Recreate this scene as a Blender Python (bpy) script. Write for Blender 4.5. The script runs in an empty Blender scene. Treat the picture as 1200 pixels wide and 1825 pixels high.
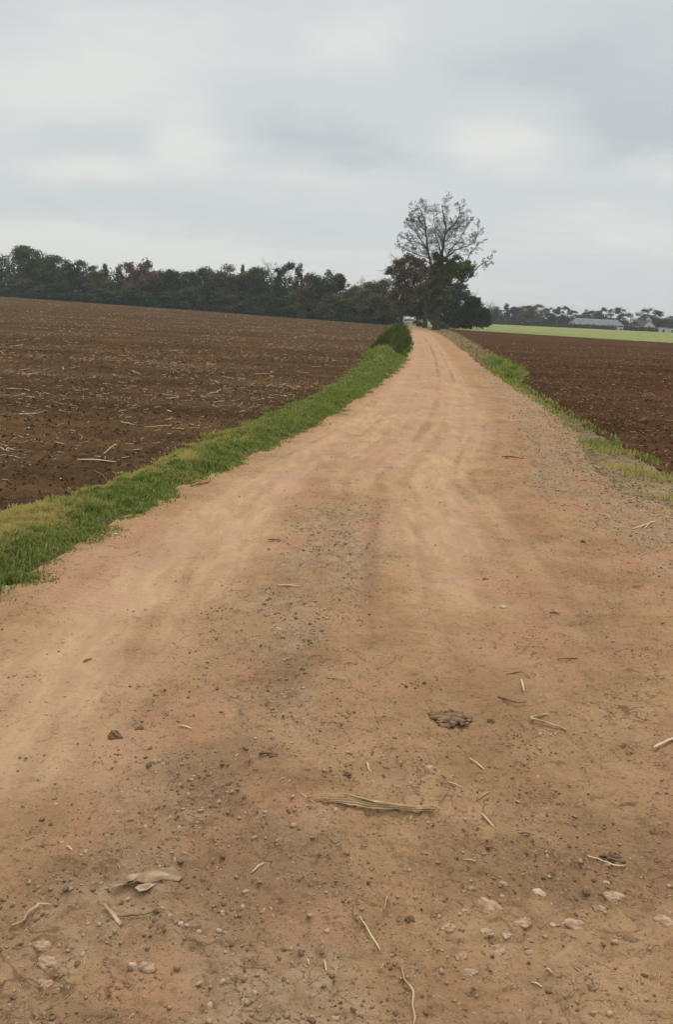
import bpy, math, random
import numpy as np
from mathutils import Vector, Matrix

S = bpy.context.scene
COL = S.collection
rng = np.random.default_rng(7)
random.seed(7)

# ------------------------------------------------------------------ camera
F, H = 1500.0, 1.6                       # focal length in photo pixels, eye height in metres
PITCH, ROLL = math.radians(13.18), math.radians(2.7)
a_ = math.pi / 2 - PITCH
M3 = Matrix.Rotation(a_, 3, 'X') @ Matrix.Rotation(ROLL, 3, 'Z')
MN = np.array(M3)
cam = bpy.data.cameras.new('camera')
cam.sensor_fit = 'VERTICAL'; cam.sensor_height = 24.0; cam.lens = 24.0 * F / 1825.0
cam.clip_start = 0.05; cam.clip_end = 6000
co = bpy.data.objects.new('camera', cam); COL.objects.link(co)
co.matrix_world = Matrix.Translation((0, 0, H)) @ M3.to_4x4()
S.camera = co

# ------------------------------------------------------------------ light
SUN_EL, SUN_AZ = math.radians(52), math.radians(18)      # ahead of the camera and a little to the right
SKY_GAIN, ZEN = 1.0, 1.1
sun = bpy.data.lights.new('sun', 'SUN'); sun.energy = 1.5; sun.angle = math.radians(22); sun.color = (1.0, 0.93, 0.82)
so = bpy.data.objects.new('sun', sun); COL.objects.link(so)
sd = Vector((math.sin(SUN_AZ) * math.cos(SUN_EL), math.cos(SUN_AZ) * math.cos(SUN_EL), math.sin(SUN_EL)))
so.rotation_euler = sd.to_track_quat('Z', 'Y').to_euler()
so.location = (0, 0, 60)
S.view_settings.view_transform = 'Standard'; S.view_settings.look = 'None'
S.view_settings.exposure = 0.0; S.view_settings.gamma = 1.0

def lin(r, g, b):
    f = lambda c: (c / 255) / 12.92 if c / 255 <= 0.04045 else ((c / 255 + 0.055) / 1.055) ** 2.4
    return (f(r), f(g), f(b))

def pdir(px, py):
    d = MN @ np.array([(px - 600) / F, -(py - 912.5) / F, -1.0])
    return d

class NT:
    """small helper to write node trees"""
    def __init__(s, tree): s.t = tree; s.n = tree.nodes; s.l = tree.links
    def node(s, typ, **kw):
        n = s.n.new(typ)
        for k, v in kw.items(): setattr(n, k, v)
        return n
    def put(s, sock, v):
        if v is None: return
        if isinstance(v, bpy.types.NodeSocket): s.l.new(v, sock)
        elif isinstance(v, (tuple, list)):
            v = tuple(v)
            if sock.type == 'RGBA' and len(v) == 3: v = v + (1.0,)
            sock.default_value = v
        else: sock.default_value = v
    def math(s, op, a, b=None, c=None, clamp=False):
        n = s.node('ShaderNodeMath', operation=op, use_clamp=clamp)
        s.put(n.inputs[0], a); s.put(n.inputs[1], b); s.put(n.inputs[2], c)
        return n.outputs[0]
    def mix(s, f, a, b, blend='MIX'):
        n = s.node('ShaderNodeMix', data_type='RGBA', blend_type=blend)
        s.put(n.inputs[0], f); s.put(n.inputs[6], a); s.put(n.inputs[7], b)
        return n.outputs[2]
    def noise(s, vec, scale, detail=4, rough=0.55, dist=0.0):
        n = s.node('ShaderNodeTexNoise')
        s.put(n.inputs['Vector'], vec); n.inputs['Scale'].default_value = scale
        n.inputs['Detail'].default_value = detail; n.inputs['Roughness'].default_value = rough
        n.inputs['Distortion'].default_value = dist
        return n.outputs['Fac']
    def vor(s, vec, scale, feature='F1', out='Distance', rnd=1.0):
        n = s.node('ShaderNodeTexVoronoi', feature=feature)
        s.put(n.inputs['Vector'], vec); n.inputs['Scale'].default_value = scale
        n.inputs['Randomness'].default_value = rnd
        return n.outputs[out]
    def ramp(s, f, a, b, c=0.0, d=1.0):
        n = s.node('ShaderNodeMapRange', interpolation_type='SMOOTHSTEP')
        s.put(n.inputs[0], f)
        for i, v in enumerate((a, b, c, d)): n.inputs[i + 1].default_value = v
        return n.outputs[0]
    def map(s, vec, scale):
        n = s.node('ShaderNodeMapping'); s.put(n.inputs['Vector'], vec); n.inputs['Scale'].default_value = scale
        return n.outputs[0]
    def attr(s, name, out='Fac'):
        n = s.node('ShaderNodeAttribute', attribute_name=name); return n.outputs[out]

# world: an overcast sky. Thin Nishita sky behind a layer of cloud with soft brighter and darker banks
W = bpy.data.worlds.new('World'); S.world = W; W.use_nodes = True
w = NT(W.node_tree); w.n.clear()
tc = w.node('ShaderNodeTexCoord').outputs['Generated']
sx = w.node('ShaderNodeSeparateXYZ'); w.l.new(tc, sx.inputs[0])
X, Y, Z = sx.outputs
wx = w.math('MULTIPLY', w.math('SUBTRACT', w.noise(w.map(tc, (5, 5, 9)), 1.0, 4), 0.5), 0.10)
wz = w.math('MULTIPLY', w.math('SUBTRACT', w.noise(w.map(tc, (9, 4, 14)), 1.0, 4), 0.5), 0.055)
az = w.math('ADD', w.math('ARCTAN2', X, Y), wx)
el = w.math('ADD', Z, wz)
zc = w.math('ADD', w.math('MAXIMUM', Z, 0.0), 0.10)
cp = w.node('ShaderNodeCombineXYZ')
w.put(cp.inputs[0], w.math('DIVIDE', X, zc)); w.put(cp.inputs[1], w.math('DIVIDE', Y, zc))
n1 = w.noise(w.map(cp.outputs[0], (0.75, 0.8, 1)), 1.0, 6, 0.5, 0.3)
tone = w.math('MULTIPLY', w.math('SUBTRACT', n1, 0.5), 0.60)
BL = [(340, 240, 52, 34, .55), (175, 300, 90, 26, .55), (410, 268, 70, 16, .3), (900, 268, 90, 36, .62), (640, 85, 90, 45, .42), (70, 190, 90, 50, .42), (1160, 312, 120, 15, .42),
      (180, 130, 130, 50, .36), (560, 330, 160, 24, .30), (1090, 405, 150, 30, .40), (1120, 500, 160, 34, -.35), (420, 480, 200, 30, .2), (860, 190, 130, 34, .22), (330, 60, 200, 50, .22), (120, 430, 220, 34, .45),
      (150, 242, 85, 26, -.50), (560, 235, 130, 30, -.42), (660, 285, 130, 18, -.35), (1150, 245, 90, 34, -.55), (1010, 285, 80, 14, -.25),
      (960, 150, 190, 40, -.42), (330, 390, 230, 22, -.25), (960, 345, 150, 22, -.22), (1120, 70, 150, 60, -.22), (60, 350, 60, 18, -.16)]
for px, py, sw, sh, am in BL:
    d = pdir(px, py); d = d / np.linalg.norm(d)
    a0 = math.atan2(d[0], d[1]); e0 = float(d[2])
    u = w.math('DIVIDE', w.math('SUBTRACT', az, a0), sw * 1.25 / F)
    v = w.math('DIVIDE', w.math('SUBTRACT', el, e0), sh * 1.25 / F)
    r2 = w.math('ADD', w.math('MULTIPLY', u, u), w.math('MULTIPLY', v, v))
    g = w.math('POWER', 2.718, w.math('MULTIPLY', r2, -0.9))
    tone = w.math('MULTIPLY_ADD', g, am, tone)
n2 = w.noise(w.map(cp.outputs[0], (2.2, 3.4, 1)), 1.0, 5, 0.6, 0.4)
tone = w.math('MULTIPLY_ADD', w.math('SUBTRACT', n2, 0.5), 0.55, tone)
tone = w.math('ADD', tone, w.ramp(Z, 0.02, 0.12, 0.36, 0.0))
dark, midc, brt = lin(194, 202, 206), lin(212, 217, 218), lin(229, 230, 227)
c1 = w.mix(w.ramp(tone, -0.62, 0.0), dark, midc)
c2 = w.mix(w.ramp(tone, 0.0, 0.62), c1, brt)
bg = w.node('ShaderNodeBackground'); w.put(bg.inputs[0], c2)
w.put(bg.inputs[1], w.math('MULTIPLY', w.ramp(Z, 0.36, 0.9, 1.0, 1.0 + ZEN), SKY_GAIN))
sk = w.node('ShaderNodeTexSky', sky_type='NISHITA'); sk.sun_disc = False
sk.sun_elevation = SUN_EL; sk.sun_rotation = SUN_AZ; sk.dust_density = 3.0
b2 = w.node('ShaderNodeBackground'); w.put(b2.inputs[0], sk.outputs[0]); b2.inputs[1].default_value = 0.07
ms = w.node('ShaderNodeMixShader'); ms.inputs[0].default_value = 0.06
w.l.new(bg.outputs[0], ms.inputs[1]); w.l.new(b2.outputs[0], ms.inputs[2])
wo = w.node('ShaderNodeOutputWorld'); w.l.new(ms.outputs[0], wo.inputs[0])

# ------------------------------------------------------------------ helpers
def gn(x, y, seed=0):
    """2-D gradient noise, about -0.7..0.7"""
    x = np.asarray(x, dtype=np.float64); y = np.asarray(y, dtype=np.float64)
    xi = np.floor(x).astype(np.int64); yi = np.floor(y).astype(np.int64)
    xf = x - xi; yf = y - yi
    def h(i, j):
        n = (i * 374761393 + j * 668265263 + seed * 974711) & 0xffffffff
        n = ((n ^ (n >> 13)) * 1274126177) & 0xffffffff
        n = n ^ (n >> 16)
        an = (n & 0xffff) * (2 * math.pi / 65536)
        return np.cos(an), np.sin(an)
    u = xf * xf * xf * (xf * (xf * 6 - 15) + 10); v = yf * yf * yf * (yf * (yf * 6 - 15) + 10)
    r = 0
    for di in (0, 1):
        for dj in (0, 1):
            gx, gy = h(xi + di, yi + dj)
            r = r + (gx * (xf - di) + gy * (yf - dj)) * (u if di else 1 - u) * (v if dj else 1 - v)
    return r * 1.4
def fbm(x, y, sc, oct=4, seed=0, g=0.5):
    r = 0; am = 1
    for k in range(oct):
        r = r + am * gn(x * sc, y * sc, seed + k * 17); am *= g; sc *= 2.03
    return r
def sst(a, b, x):
    t = np.clip((x - a) / (b - a), 0, 1); return t * t * (3 - 2 * t)

# edges of the track and its verges (x as a function of the distance y)
def curve(pts):
    p = np.array(pts, float)
    yy = p[:, 0]; xx = p[:, 1]
    return lambda y: np.interp(y, yy, xx)
Lc = curve([(-8, -2.1), (3, -1.86), (4.4, -1.83), (5.6, -1.72), (7.3, -1.5), (8.0, -1.37), (9.4, -1.0), (11.6, -.52), (14.2, -.08), (19, .66), (25, 1.46), (34, 2.45), (52, 3.95), (89, 6.4), (161, 10.2), (230, 12.8), (420, 14)])
Fc = curve([(-8, -3.1), (4, -2.75), (6, -2.5), (6.9, -2.22), (7.4, -2.02), (8.4, -1.92), (10.7, -1.62), (14, -1.02), (17, -.56), (22.6, .1), (33, 1.0), (52, 2.3), (89, 4.3), (161, 7.8), (230, 10), (420, 11)])
Rc = curve([(-8, 3.3), (5, 3.2), (7.7, 3.1), (8.3, 2.82), (9.4, 2.88), (12.6, 3.55), (15.2, 3.92), (18, 4.18), (23.6, 4.55), (28, 4.9), (31, 5.1), (40, 5.95), (57, 7.4), (84, 9.6), (109, 11.2), (156, 13.0), (230, 15.4), (420, 17)])
Qc = curve([(-8, 4.6), (5, 4.3), (8, 3.95), (9.5, 3.85), (11.4, 3.85), (12.7, 4.0), (14.5, 4.12), (17, 4.30), (23.6, 4.85), (27, 5.5), (33, 6.3), (40, 7.0), (57, 8.9), (84, 11.6), (109, 14.0), (156, 17.5), (230, 21), (420, 22)])
def wob(y, s): return 0.05 * gn(y * 1.3, s + 0.5, s) + 0.035 * gn(y * 4.1, s + 2.5, s + 5)
LX = lambda y: Lc(y) + wob(y, 1); FX = lambda y: Fc(y) + wob(y, 2) * 1.4
RX = lambda y: Rc(y) + wob(y, 3); QX = lambda y: Qc(y) + wob(y, 4) * 1.3

def terrain(x, y):
    x = np.asarray(x, float); y = np.asarray(y, float)
    r = sst(12, 190, y)
    sp = np.logaddexp(0, (14 - x) / 12.0) * 12.0
    sp = np.minimum(sp, 260)
    rise = 0.024 * sp * r
    right = 0.75 * sst(120, 330, y) * sst(10, 60, x)
    return rise + right
def road_masks(x, y):
    L = Lc(y); R = Rc(y); t = (x - L) / (R - L)
    tw = t + 0.028 * fbm(x * 0.9, y * 0.22, 1.0, 3, 3)
    g = lambda c, s: np.exp(-((tw - c) / s) ** 2)
    sand = 0.95 * g(.15, .11) + 0.78 * g(.50, .10) * sst(2.3, 6.5, y) + .50 * g(.60, .08) * sst(3.0, 9, y)
    sand = np.maximum(sand, sst(5.5, 10.5, y + .8 * gn(x, y * .3, 9)) * 0.80 * np.exp(-((tw - .40) / .37) ** 4))
    sand = sand * (1 - .9 * sst(.60, .84, tw)) + .30 * sst(6, 20, y) * sst(.7, .8, tw)
    near = 1 - sst(2.4, 4.3, y + 1.2 * fbm(x, y, .8, 3, 21) - 1.4 * sst(.2, .02, t) * 0)
    keepleft = sst(-0.55, -1.15, x + 0.25 * fbm(x, y, 1.2, 3, 8)) * sst(1.9, 2.9, y)
    sand = sand * (1 - near * (1 - keepleft * .8))
    st = fbm(t * 26, y * .22, 1.0, 4, 40); sand = np.clip(sand * (0.88 + (.38 - .2 * sst(8, 20, y)) * st + .26 * fbm(x, y * .6, 2.6, 4, 41)), 0, 1)
    grav = np.exp(-((x - .1) / .42) ** 2 - ((y - 6.0) / 1.1) ** 2) * 1.0
    grav = grav + .7 * np.exp(-((tw - .31) / .07) ** 2) * (1 - sst(4, 9, y))
    grav = grav + .95 * sst(.70, .84, tw) * sst(2.2, 3.2, y) * (1 - .5 * sst(20, 45, y))
    grav = grav + .35 * near
    grav = np.clip(grav * (.75 + .7 * fbm(x, y, 2.1, 3, 60)), 0, 1)
    rut = np.exp(-((t - .42) / .022) ** 2) * sst(7, 14, y) + .8 * np.exp(-((t - .545) / .022) ** 2) * sst(11, 20, y) + .5 * np.exp(-((t - .24) / .03) ** 2) * sst(16, 26, y)
    lane = lambda c, s, a: a * np.exp(-((t - c - .006 * gn(y * .5, c * 40, 7)) / s) ** 2)
    rut = rut + (lane(.405, .014, .75) + lane(.475, .011, .55) + lane(.335, .02, .55) + lane(.645, .013, .6) + lane(.70, .02, .5)) * sst(2.6, 4.5, y) * (1 - .35 * sst(9, 20, y))
    rut = np.clip(rut * (.55 + .9 * fbm(x, y * .35, 1.0, 3, 80)), 0, 1)
    red = np.clip(.32 + 1.3 * fbm(x, y, 1.1, 4, 90) + .40 * sst(6, 14, y), 0, 1)
    dark = np.clip(near * (.30 + .95 * fbm(x, y, 1.5, 4, 100)) + .55 * np.exp(-((tw - .31) / .06) ** 2) * (1 - sst(3.4, 5.5, y)), 0, 1)
    return t, sand, grav, rut, red, dark
def road_detail(x, y, m=None):
    t, sand, grav, rut, red, dark = m or road_masks(x, y)
    rough = 1 - .78 * sand
    z = .018 * gn(x * .7, y * .25, 5) + .010 * gn(x * 2.2, y * .6, 6) * rough
    z = z - .014 * np.exp(-((t - .15) / .09) ** 2) - .016 * np.exp(-((t - .52) / .09) ** 2) - .012 * rut
    c = gn(x * 7, y * 7, 11); z = z + .0065 * c * rough
    c = gn(x * 17, y * 15, 12); z = z + .0065 * np.abs(c) * rough
    z = z + .0055 * gn(x * 36, y * 33, 13) * rough + .0036 * np.maximum(gn(x * 70, y * 66, 14), 0) * rough
    # tread ridges in the soft sand and small crust edges
    z = z + .0022 * gn(x * 3.0, y * 22, 15) * (.3 + .7 * sand)
    e = fbm(x + 3, y, 2.6, 4, 16); z = z + .0085 * sst(-.01, .006, e) * rough
    e = fbm(x + 9, y, 5.2, 3, 26); z = z + .0075 * sst(-.008, .005, e) * rough
    fade = sst(-.02, .03, t) * sst(1.02, .97, t)
    return z * (.25 + .75 * fade)
def field_detail(x, y, d, seed):
    """d = distance from the field's edge"""
    c = 1 - np.abs(gn(x * 3.4, y * 3.4, seed))
    z = .035 * (c - .6) + .040 * np.maximum(gn(x * 8, y * 8, seed + 1), -.1) + .026 * gn(x * 18, y * 18, seed + 2) + .013 * gn(x * 42, y * 42, seed + 3)
    return z * sst(0, .35, d) + .01
def verge_detail(x, y): return .02 * gn(x * 2, y * 2, 31) + .012 * gn(x * 9, y * 9, 32) + .006 * gn(x * 25, y * 25, 33)

def ground_z(x, y):
    """height of the visible surface at any point"""
    x = np.atleast_1d(np.asarray(x, float)); y = np.atleast_1d(np.asarray(y, float))
    l, f, r, q = LX(y), FX(y), RX(y), QX(y)
    z = terrain(x, y)
    dl = field_detail(x, y, f - x, 200); dr = field_detail(x, y, x - q, 300) * 1.15; rd = road_detail(x, y); v = verge_detail(x, y)
    return z + np.where(x < f, dl, np.where(x < l, v + bank(x, y, f, l), np.where(x <= r, rd, np.where(x < q, v, dr))))
def bank(x, y, f, l):
    t = np.clip((x - f) / np.maximum(l - f, 1e-3), 0, 1)
    return .06 * np.sin(math.pi * t) ** .8

def mesh_np(name, verts, faces, mats, attrs=None, smooth=True, sizes=None, matidx=None):
    """verts (n,3); faces (m,k) or a flat loop list with sizes"""
    me = bpy.data.meshes.new(name)
    v = np.ascontiguousarray(verts, dtype=np.float32)
    if sizes is None:
        k = faces.shape[1]; m = faces.shape[0]
        flat = np.ascontiguousarray(faces, dtype=np.int32).ravel(); starts = np.arange(m, dtype=np.int32) * k
    else:
        flat = np.ascontiguousarray(faces, dtype=np.int32); m = len(sizes)
        starts = np.concatenate([[0], np.cumsum(sizes)[:-1]]).astype(np.int32)
    me.vertices.add(len(v)); me.vertices.foreach_set('co', v.ravel())
    me.loops.add(len(flat)); me.loops.foreach_set('vertex_index', flat)
    me.polygons.add(m); me.polygons.foreach_set('loop_start', starts)
    me.polygons.foreach_set('use_smooth', np.full(m, smooth, dtype=bool))
    if matidx is not None: me.polygons.foreach_set('material_index', np.ascontiguousarray(matidx, dtype=np.int32))
    for an, av in (attrs or {}).items():
        at = me.attributes.new(an, 'FLOAT', 'POINT'); at.data.foreach_set('value', np.ascontiguousarray(av, dtype=np.float32))
    for mt in (mats if isinstance(mats, (list, tuple)) else [mats]): me.materials.append(mt)
    me.update(calc_edges=True); me.validate()
    return me
def link(name, me, parent=None, loc=None):
    o = bpy.data.objects.new(name, me); COL.objects.link(o)
    if parent is not None: o.parent = parent
    if loc is not None: o.location = loc
    return o
def tag(o, label=None, cat=None, group=None, kind=None):
    if label: o['label'] = label
    if cat: o['category'] = cat
    if group: o['group'] = group
    if kind: o['kind'] = kind
    return o
def grid_faces(nr, nc):
    i = np.arange(nr - 1)[:, None] * nc + np.arange(nc - 1)[None, :]
    i = i.ravel(); return np.stack([i, i + 1, i + nc + 1, i + nc], 1)

# ------------------------------------------------------------------ materials
def new_mat(name, rough=0.9, spec=0.25):
    m = bpy.data.materials.new(name); m.use_nodes = True
    t = NT(m.node_tree); b = t.n['Principled BSDF']
    b.inputs['Roughness'].default_value = rough; b.inputs['Specular IOR Level'].default_value = spec
    return m, t, b
def bump(t, b, h, dist, strength=1.0, nrm=None):
    n = t.node('ShaderNodeBump'); n.inputs['Distance'].default_value = dist; n.inputs['Strength'].default_value = strength
    t.put(n.inputs['Height'], h)
    if nrm is not None: t.put(n.inputs['Normal'], nrm)
    t.l.new(n.outputs[0], b.inputs['Normal']); return n.outputs[0]

def mat_road():
    m, t, b = new_mat('packed_dirt', 1.0, 0.0)
    P = t.node('ShaderNodeTexCoord').outputs['Object']
    sand, grav, rut, red, dark = [t.attr(k) for k in ('sand', 'grav', 'rut', 'red', 'dark')]
    nA = t.noise(P, 2.2, 6, .6); nB = t.noise(P, 14, 6, .62); nC = t.noise(P, 75, 5, .65); nD = t.noise(t.map(P, (1, .22, 1)), 9, 5, .6, .4)
    soil = t.mix(t.ramp(nA, .36, .64), (.300, .177, .093), (.385, .238, .130))
    soil = t.mix(t.math('MULTIPLY', t.ramp(red, .45, .85), .60), soil, (.395, .215, .125))
    sandc = t.mix(t.ramp(nD, .35, .68), (.385, .243, .142), (.465, .303, .180))
    sandc = t.mix(t.math('MULTIPLY', t.ramp(red, .45, .95), .65), sandc, (.415, .250, .165))
    gravc = t.mix(t.ramp(nB, .35, .65), (.275, .178, .106), (.385, .262, .162))
    c = t.mix(t.ramp(t.math('ADD', grav, t.math('MULTIPLY', t.math('SUBTRACT', nB, .5), .7)), .28, .85), soil, gravc)
    s2 = t.math('ADD', sand, t.math('MULTIPLY', t.math('SUBTRACT', nB, .5), .45))
    c = t.mix(t.ramp(s2, .12, .85), c, sandc)
    c = t.mix(t.math('MULTIPLY', t.ramp(t.math('ADD', dark, t.math('MULTIPLY', t.math('SUBTRACT', nB, .5), .9)), .25, .9), .50), c, (.175, .105, .058))
    c = t.mix(t.math('MULTIPLY', t.ramp(rut, .08, .8), .48), c, (.225, .130, .078))
    # grit: scattered paler and darker grains
    rough = t.math('SUBTRACT', 1.0, t.math('MULTIPLY', sand, .72))
    gr = t.math('MULTIPLY', t.ramp(nC, .58, .72), rough)
    c = t.mix(t.math('MULTIPLY', gr, .60), c, (.46, .33, .215))
    gd = t.math('MULTIPLY', t.ramp(nC, .44, .30), rough)
    c = t.mix(t.math('MULTIPLY', gd, .72), c, (.115, .068, .040))
    nE = t.noise(t.map(P, (.5, 1, 1)), 34, 4, .7)
    c = t.mix(t.math('MULTIPLY', t.math('MULTIPLY', t.ramp(nE, .57, .66), rough), .50), c, (.120, .074, .046))
    for sc_, m_ in ((4.5, 2.1), (10, 4.0), (21, 7)):          # thin dark lines painting the shade under broken crust edges
        q = t.noise(P, sc_, 3, .55, .6); ln = t.ramp(t.math('ABSOLUTE', t.math('SUBTRACT', q, .5)), .016, .004)
        ln = t.math('MULTIPLY', t.math('MULTIPLY', ln, t.ramp(t.noise(P, m_, 3, .6), .50, .62)), rough)
        c = t.mix(t.math('MULTIPLY', ln, .62), c, (.115, .068, .038))
    b_ = t.mix(t.ramp(t.noise(P, .6, 4, .55), .3, .7), (.93, .93, .93), (1.06, 1.05, 1.04))
    c = t.mix(1.0, c, b_, 'MULTIPLY')
    t.put(b.inputs['Base Color'], c)
    h = t.math('ADD', t.math('MULTIPLY', nB, .6), t.math('MULTIPLY', nC, t.math('MULTIPLY', rough, .5)))
    bump(t, b, h, .022, 1.0)
    return m
def mat_soil(name, lo, hi, pale, amt, dist=.03, warm=None):
    m, t, b = new_mat(name, 1.0, 0.0)
    P = t.node('ShaderNodeTexCoord').outputs['Object']
    nA = t.noise(P, .35, 5, .6); nB = t.noise(P, 6, 6, .65); nC = t.noise(P, 30, 5, .7)
    c = t.mix(t.ramp(nB, .34, .66), lo, hi)
    c = t.mix(t.math('MULTIPLY', t.ramp(nA, .42, .62), .5), c, warm or hi)
    c = t.mix(t.math('MULTIPLY', t.ramp(nC, .58, .70), amt), c, pale)
    c = t.mix(t.math('MULTIPLY', t.ramp(nC, .46, .33), .6), c, tuple(v * .45 for v in lo))
    fu = t.noise(t.map(P, (.05, 1.1, 1)), 1.0, 4, .6); fw = t.noise(t.map(P, (.02, .16, 1)), 1.0, 4, .6)
    c = t.mix(1.0, c, t.mix(t.ramp(fu, .35, .65), (.82, .82, .82), (1.16, 1.15, 1.13)), 'MULTIPLY')
    c = t.mix(1.0, c, t.mix(t.ramp(fw, .35, .65), (.86, .87, .89), (1.14, 1.12, 1.10)), 'MULTIPLY')
    t.put(b.inputs['Base Color'], c)
    bump(t, b, t.math('ADD', nB, t.math('MULTIPLY', nC, .6)), dist, .9)
    return m
def mat_simple(name, ca, cb, scale=20, rough=.85, attr='rnd', ao=None, trans=0.0):
    """two tones mixed by a per-piece random attribute and noise"""
    m, t, b = new_mat(name, rough, .06)
    P = t.node('ShaderNodeTexCoord').outputs['Object']
    f = t.noise(P, scale, 4, .6)
    if attr: f = t.math('ADD', t.math('MULTIPLY', f, .5), t.math('MULTIPLY', t.attr(attr), .5))
    t.put(b.inputs['Base Color'], t.mix(t.ramp(f, .22, .78), ca, cb))
    if trans:
        b.inputs['Transmission Weight'].default_value = 0
        tr = t.node('ShaderNodeBsdfTranslucent'); t.put(tr.inputs[0], t.mix(t.ramp(f, .22, .78), ca, cb))
        mx = t.node('ShaderNodeMixShader'); mx.inputs[0].default_value = trans
        out = t.n['Material Output']
        t.l.new(b.outputs[0], mx.inputs[1]); t.l.new(tr.outputs[0], mx.inputs[2]); t.l.new(mx.outputs[0], out.inputs[0])
    return m
def mat_grass():
    m, t, b = new_mat('grass_blades', .85, .06)
    P = t.node('ShaderNodeTexCoord').outputs['Object']
    n = t.noise(P, 1.1, 4, .6); r = t.attr('rnd'); dry = t.attr('dry')
    c = t.mix(t.ramp(t.math('ADD', t.math('MULTIPLY', n, .5), t.math('MULTIPLY', r, .5)), .25, .75), (.140, .190, .036), (.300, .350, .088))
    c = t.mix(t.ramp(t.math('ADD', dry, t.math('MULTIPLY', t.math('SUBTRACT', t.attr('rnd'), .5), .7)), .15, 1.05), c, (.52, .43, .15))
    c = t.mix(t.math('MULTIPLY', t.ramp(r, .86, .97), .85), c, (.40, .31, .17))
    t.put(b.inputs['Base Color'], c)
    tr = t.node('ShaderNodeBsdfTranslucent'); t.put(tr.inputs[0], c)
    mx = t.node('ShaderNodeMixShader'); mx.inputs[0].default_value = .35
    t.l.new(b.outputs[0], mx.inputs[1]); t.l.new(tr.outputs[0], mx.inputs[2]); t.l.new(mx.outputs[0], t.n['Material Output'].inputs[0])
    return m

M_ROAD = mat_road()
M_SOILL = mat_soil('harrowed_brown_soil', (.058, .035, .019), (.100, .062, .034), (.22, .15, .085), .26, .03, (.130, .075, .038))
M_SOILR = mat_soil('red_brown_ploughed_soil', (.052, .027, .014), (.090, .047, .026), (.20, .12, .07), .22, .035, (.108, .060, .032))
M_VERGE = mat_soil('verge_earth', (.085, .070, .038), (.150, .125, .065), (.28, .22, .14), .4, .02, (.12, .13, .05))
M_RVERGE = mat_soil('stony_verge_earth', (.160, .112, .064), (.260, .185, .108), (.36, .27, .17), .5, .02, (.20, .165, .080))
M_GROUND = mat_soil('far_ground', (.06, .06, .035), (.09, .085, .05), (.12, .11, .07), .3)
M_GRASS = mat_grass()

# ------------------------------------------------------------------ the ground sheets
ys = list(np.arange(-6, 1.0, .12)); y = 1.0
while y < 300: ys.append(y); y *= 1.0052
ys = np.array(ys); NR = len(ys)
YY = ys[:, None]
def sheet(name, x0, x1, nc, power, zf, mat, attrs=None, rows=None, side=0):
    yy = ys if rows is None else ys[rows]
    s = np.linspace(0, 1, nc) ** power
    if side < 0: X = x0(yy)[:, None] + (x1(yy) - x0(yy))[:, None] * s[None, :]
    else: X = x0(yy)[:, None] + (x1(yy) - x0(yy))[:, None] * s[None, :]
    Yg = np.repeat(yy[:, None], nc, 1)
    Zg = zf(X, Yg)
    f = grid_faces(len(yy), nc)
    if side < 0: f = f[:, ::-1]
    me = mesh_np(name, np.stack([X.ravel(), Yg.ravel(), Zg.ravel()], 1), f, mat, attrs(X.ravel(), Yg.ravel()) if attrs else None)
    return tag(link(name, me), kind='structure')
def road_attrs(x, y):
    t, sand, grav, rut, red, dark = road_masks(x, y)
    return dict(sand=sand, grav=grav, rut=rut, red=red, dark=dark)
sheet('dirt_track', lambda y: LX(y), lambda y: RX(y), 600, 1.0, lambda x, y: terrain(x, y) + road_detail(x, y), M_ROAD, road_attrs)
sub = np.arange(0, NR, 2)
sheet('left_field', lambda y: FX(y) + .06, lambda y: FX(y) - 70 - 1.15 * np.maximum(y, 0), 460, 2.3,
      lambda x, y: terrain(x, y) + field_detail(x, y, FX(y) - x, 200), M_SOILL, rows=sub, side=-1)
sheet('right_field', lambda y: QX(y) - .06, lambda y: QX(y) + 60 + 1.0 * np.maximum(y, 0), 460, 2.3,
      lambda x, y: terrain(x, y) + field_detail(x, y, x - QX(y), 300) * 1.15, M_SOILR, rows=sub)
sheet('left_verge', lambda y: FX(y) - .02, lambda y: LX(y) + .05, 40, 1.0,
      lambda x, y: terrain(x, y) + verge_detail(x, y) + bank(x, y, FX(y), LX(y)) - .004, M_VERGE, rows=sub)
sheet('right_verge', lambda y: RX(y) - .05, lambda y: QX(y) + .02, 40, 1.0,
      lambda x, y: terrain(x, y) + verge_detail(x, y) - .004, M_RVERGE, rows=sub)
# base ground to the horizon
gx = np.concatenate([-np.geomspace(1200, 4, 60), [0], np.geomspace(4, 1200, 60)]); gy = np.concatenate([[-400, -150, -60, -20], np.linspace(-8, 20, 8), np.geomspace(24, 1500, 70)])
GX, GY = np.meshgrid(gx, gy)
me = mesh_np('ground', np.stack([GX.ravel(), GY.ravel(), (terrain(GX, GY) - .16).ravel()], 1), grid_faces(len(gy), len(gx)), M_GROUND)
tag(link('ground', me), kind='structure')
# the green meadow beyond the right field
mx_, t, b = new_mat('meadow_turf', 1.0, 0.0)
P = t.node('ShaderNodeTexCoord').outputs['Object']
c = t.mix(t.ramp(t.noise(P, .05, 5, .6), .3, .7), (.195, .215, .078), (.270, .275, .112))
c = t.mix(t.math('MULTIPLY', t.ramp(t.noise(P, 2.0, 5, .65), .4, .7), .4), c, (.12, .15, .05))
t.put(b.inputs['Base Color'], c)
mxs = np.linspace(0, 1, 90)
rowsm = np.linspace(0, 1, 80) ** 1.4
mx0, mx1 = 15.0, 330.0
MXg = mx0 + (mx1 - mx0) * mxs[None, :] ** 1.8 + 0 * rowsm[:, None]
yb = np.interp(MXg[0], [15, 19, 42, 90, 330], [150, 140, 112, 104, 100]) + 1.2 * gn(MXg[0] * .35, 0.3, 3)
MYg = yb[None, :] + (345 - yb[None, :]) * rowsm[:, None]
MZg = terrain(MXg, MYg) + .10 + .02 * gn(MXg * .8, MYg * .8, 44); MZg[0, :] -= .14
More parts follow.
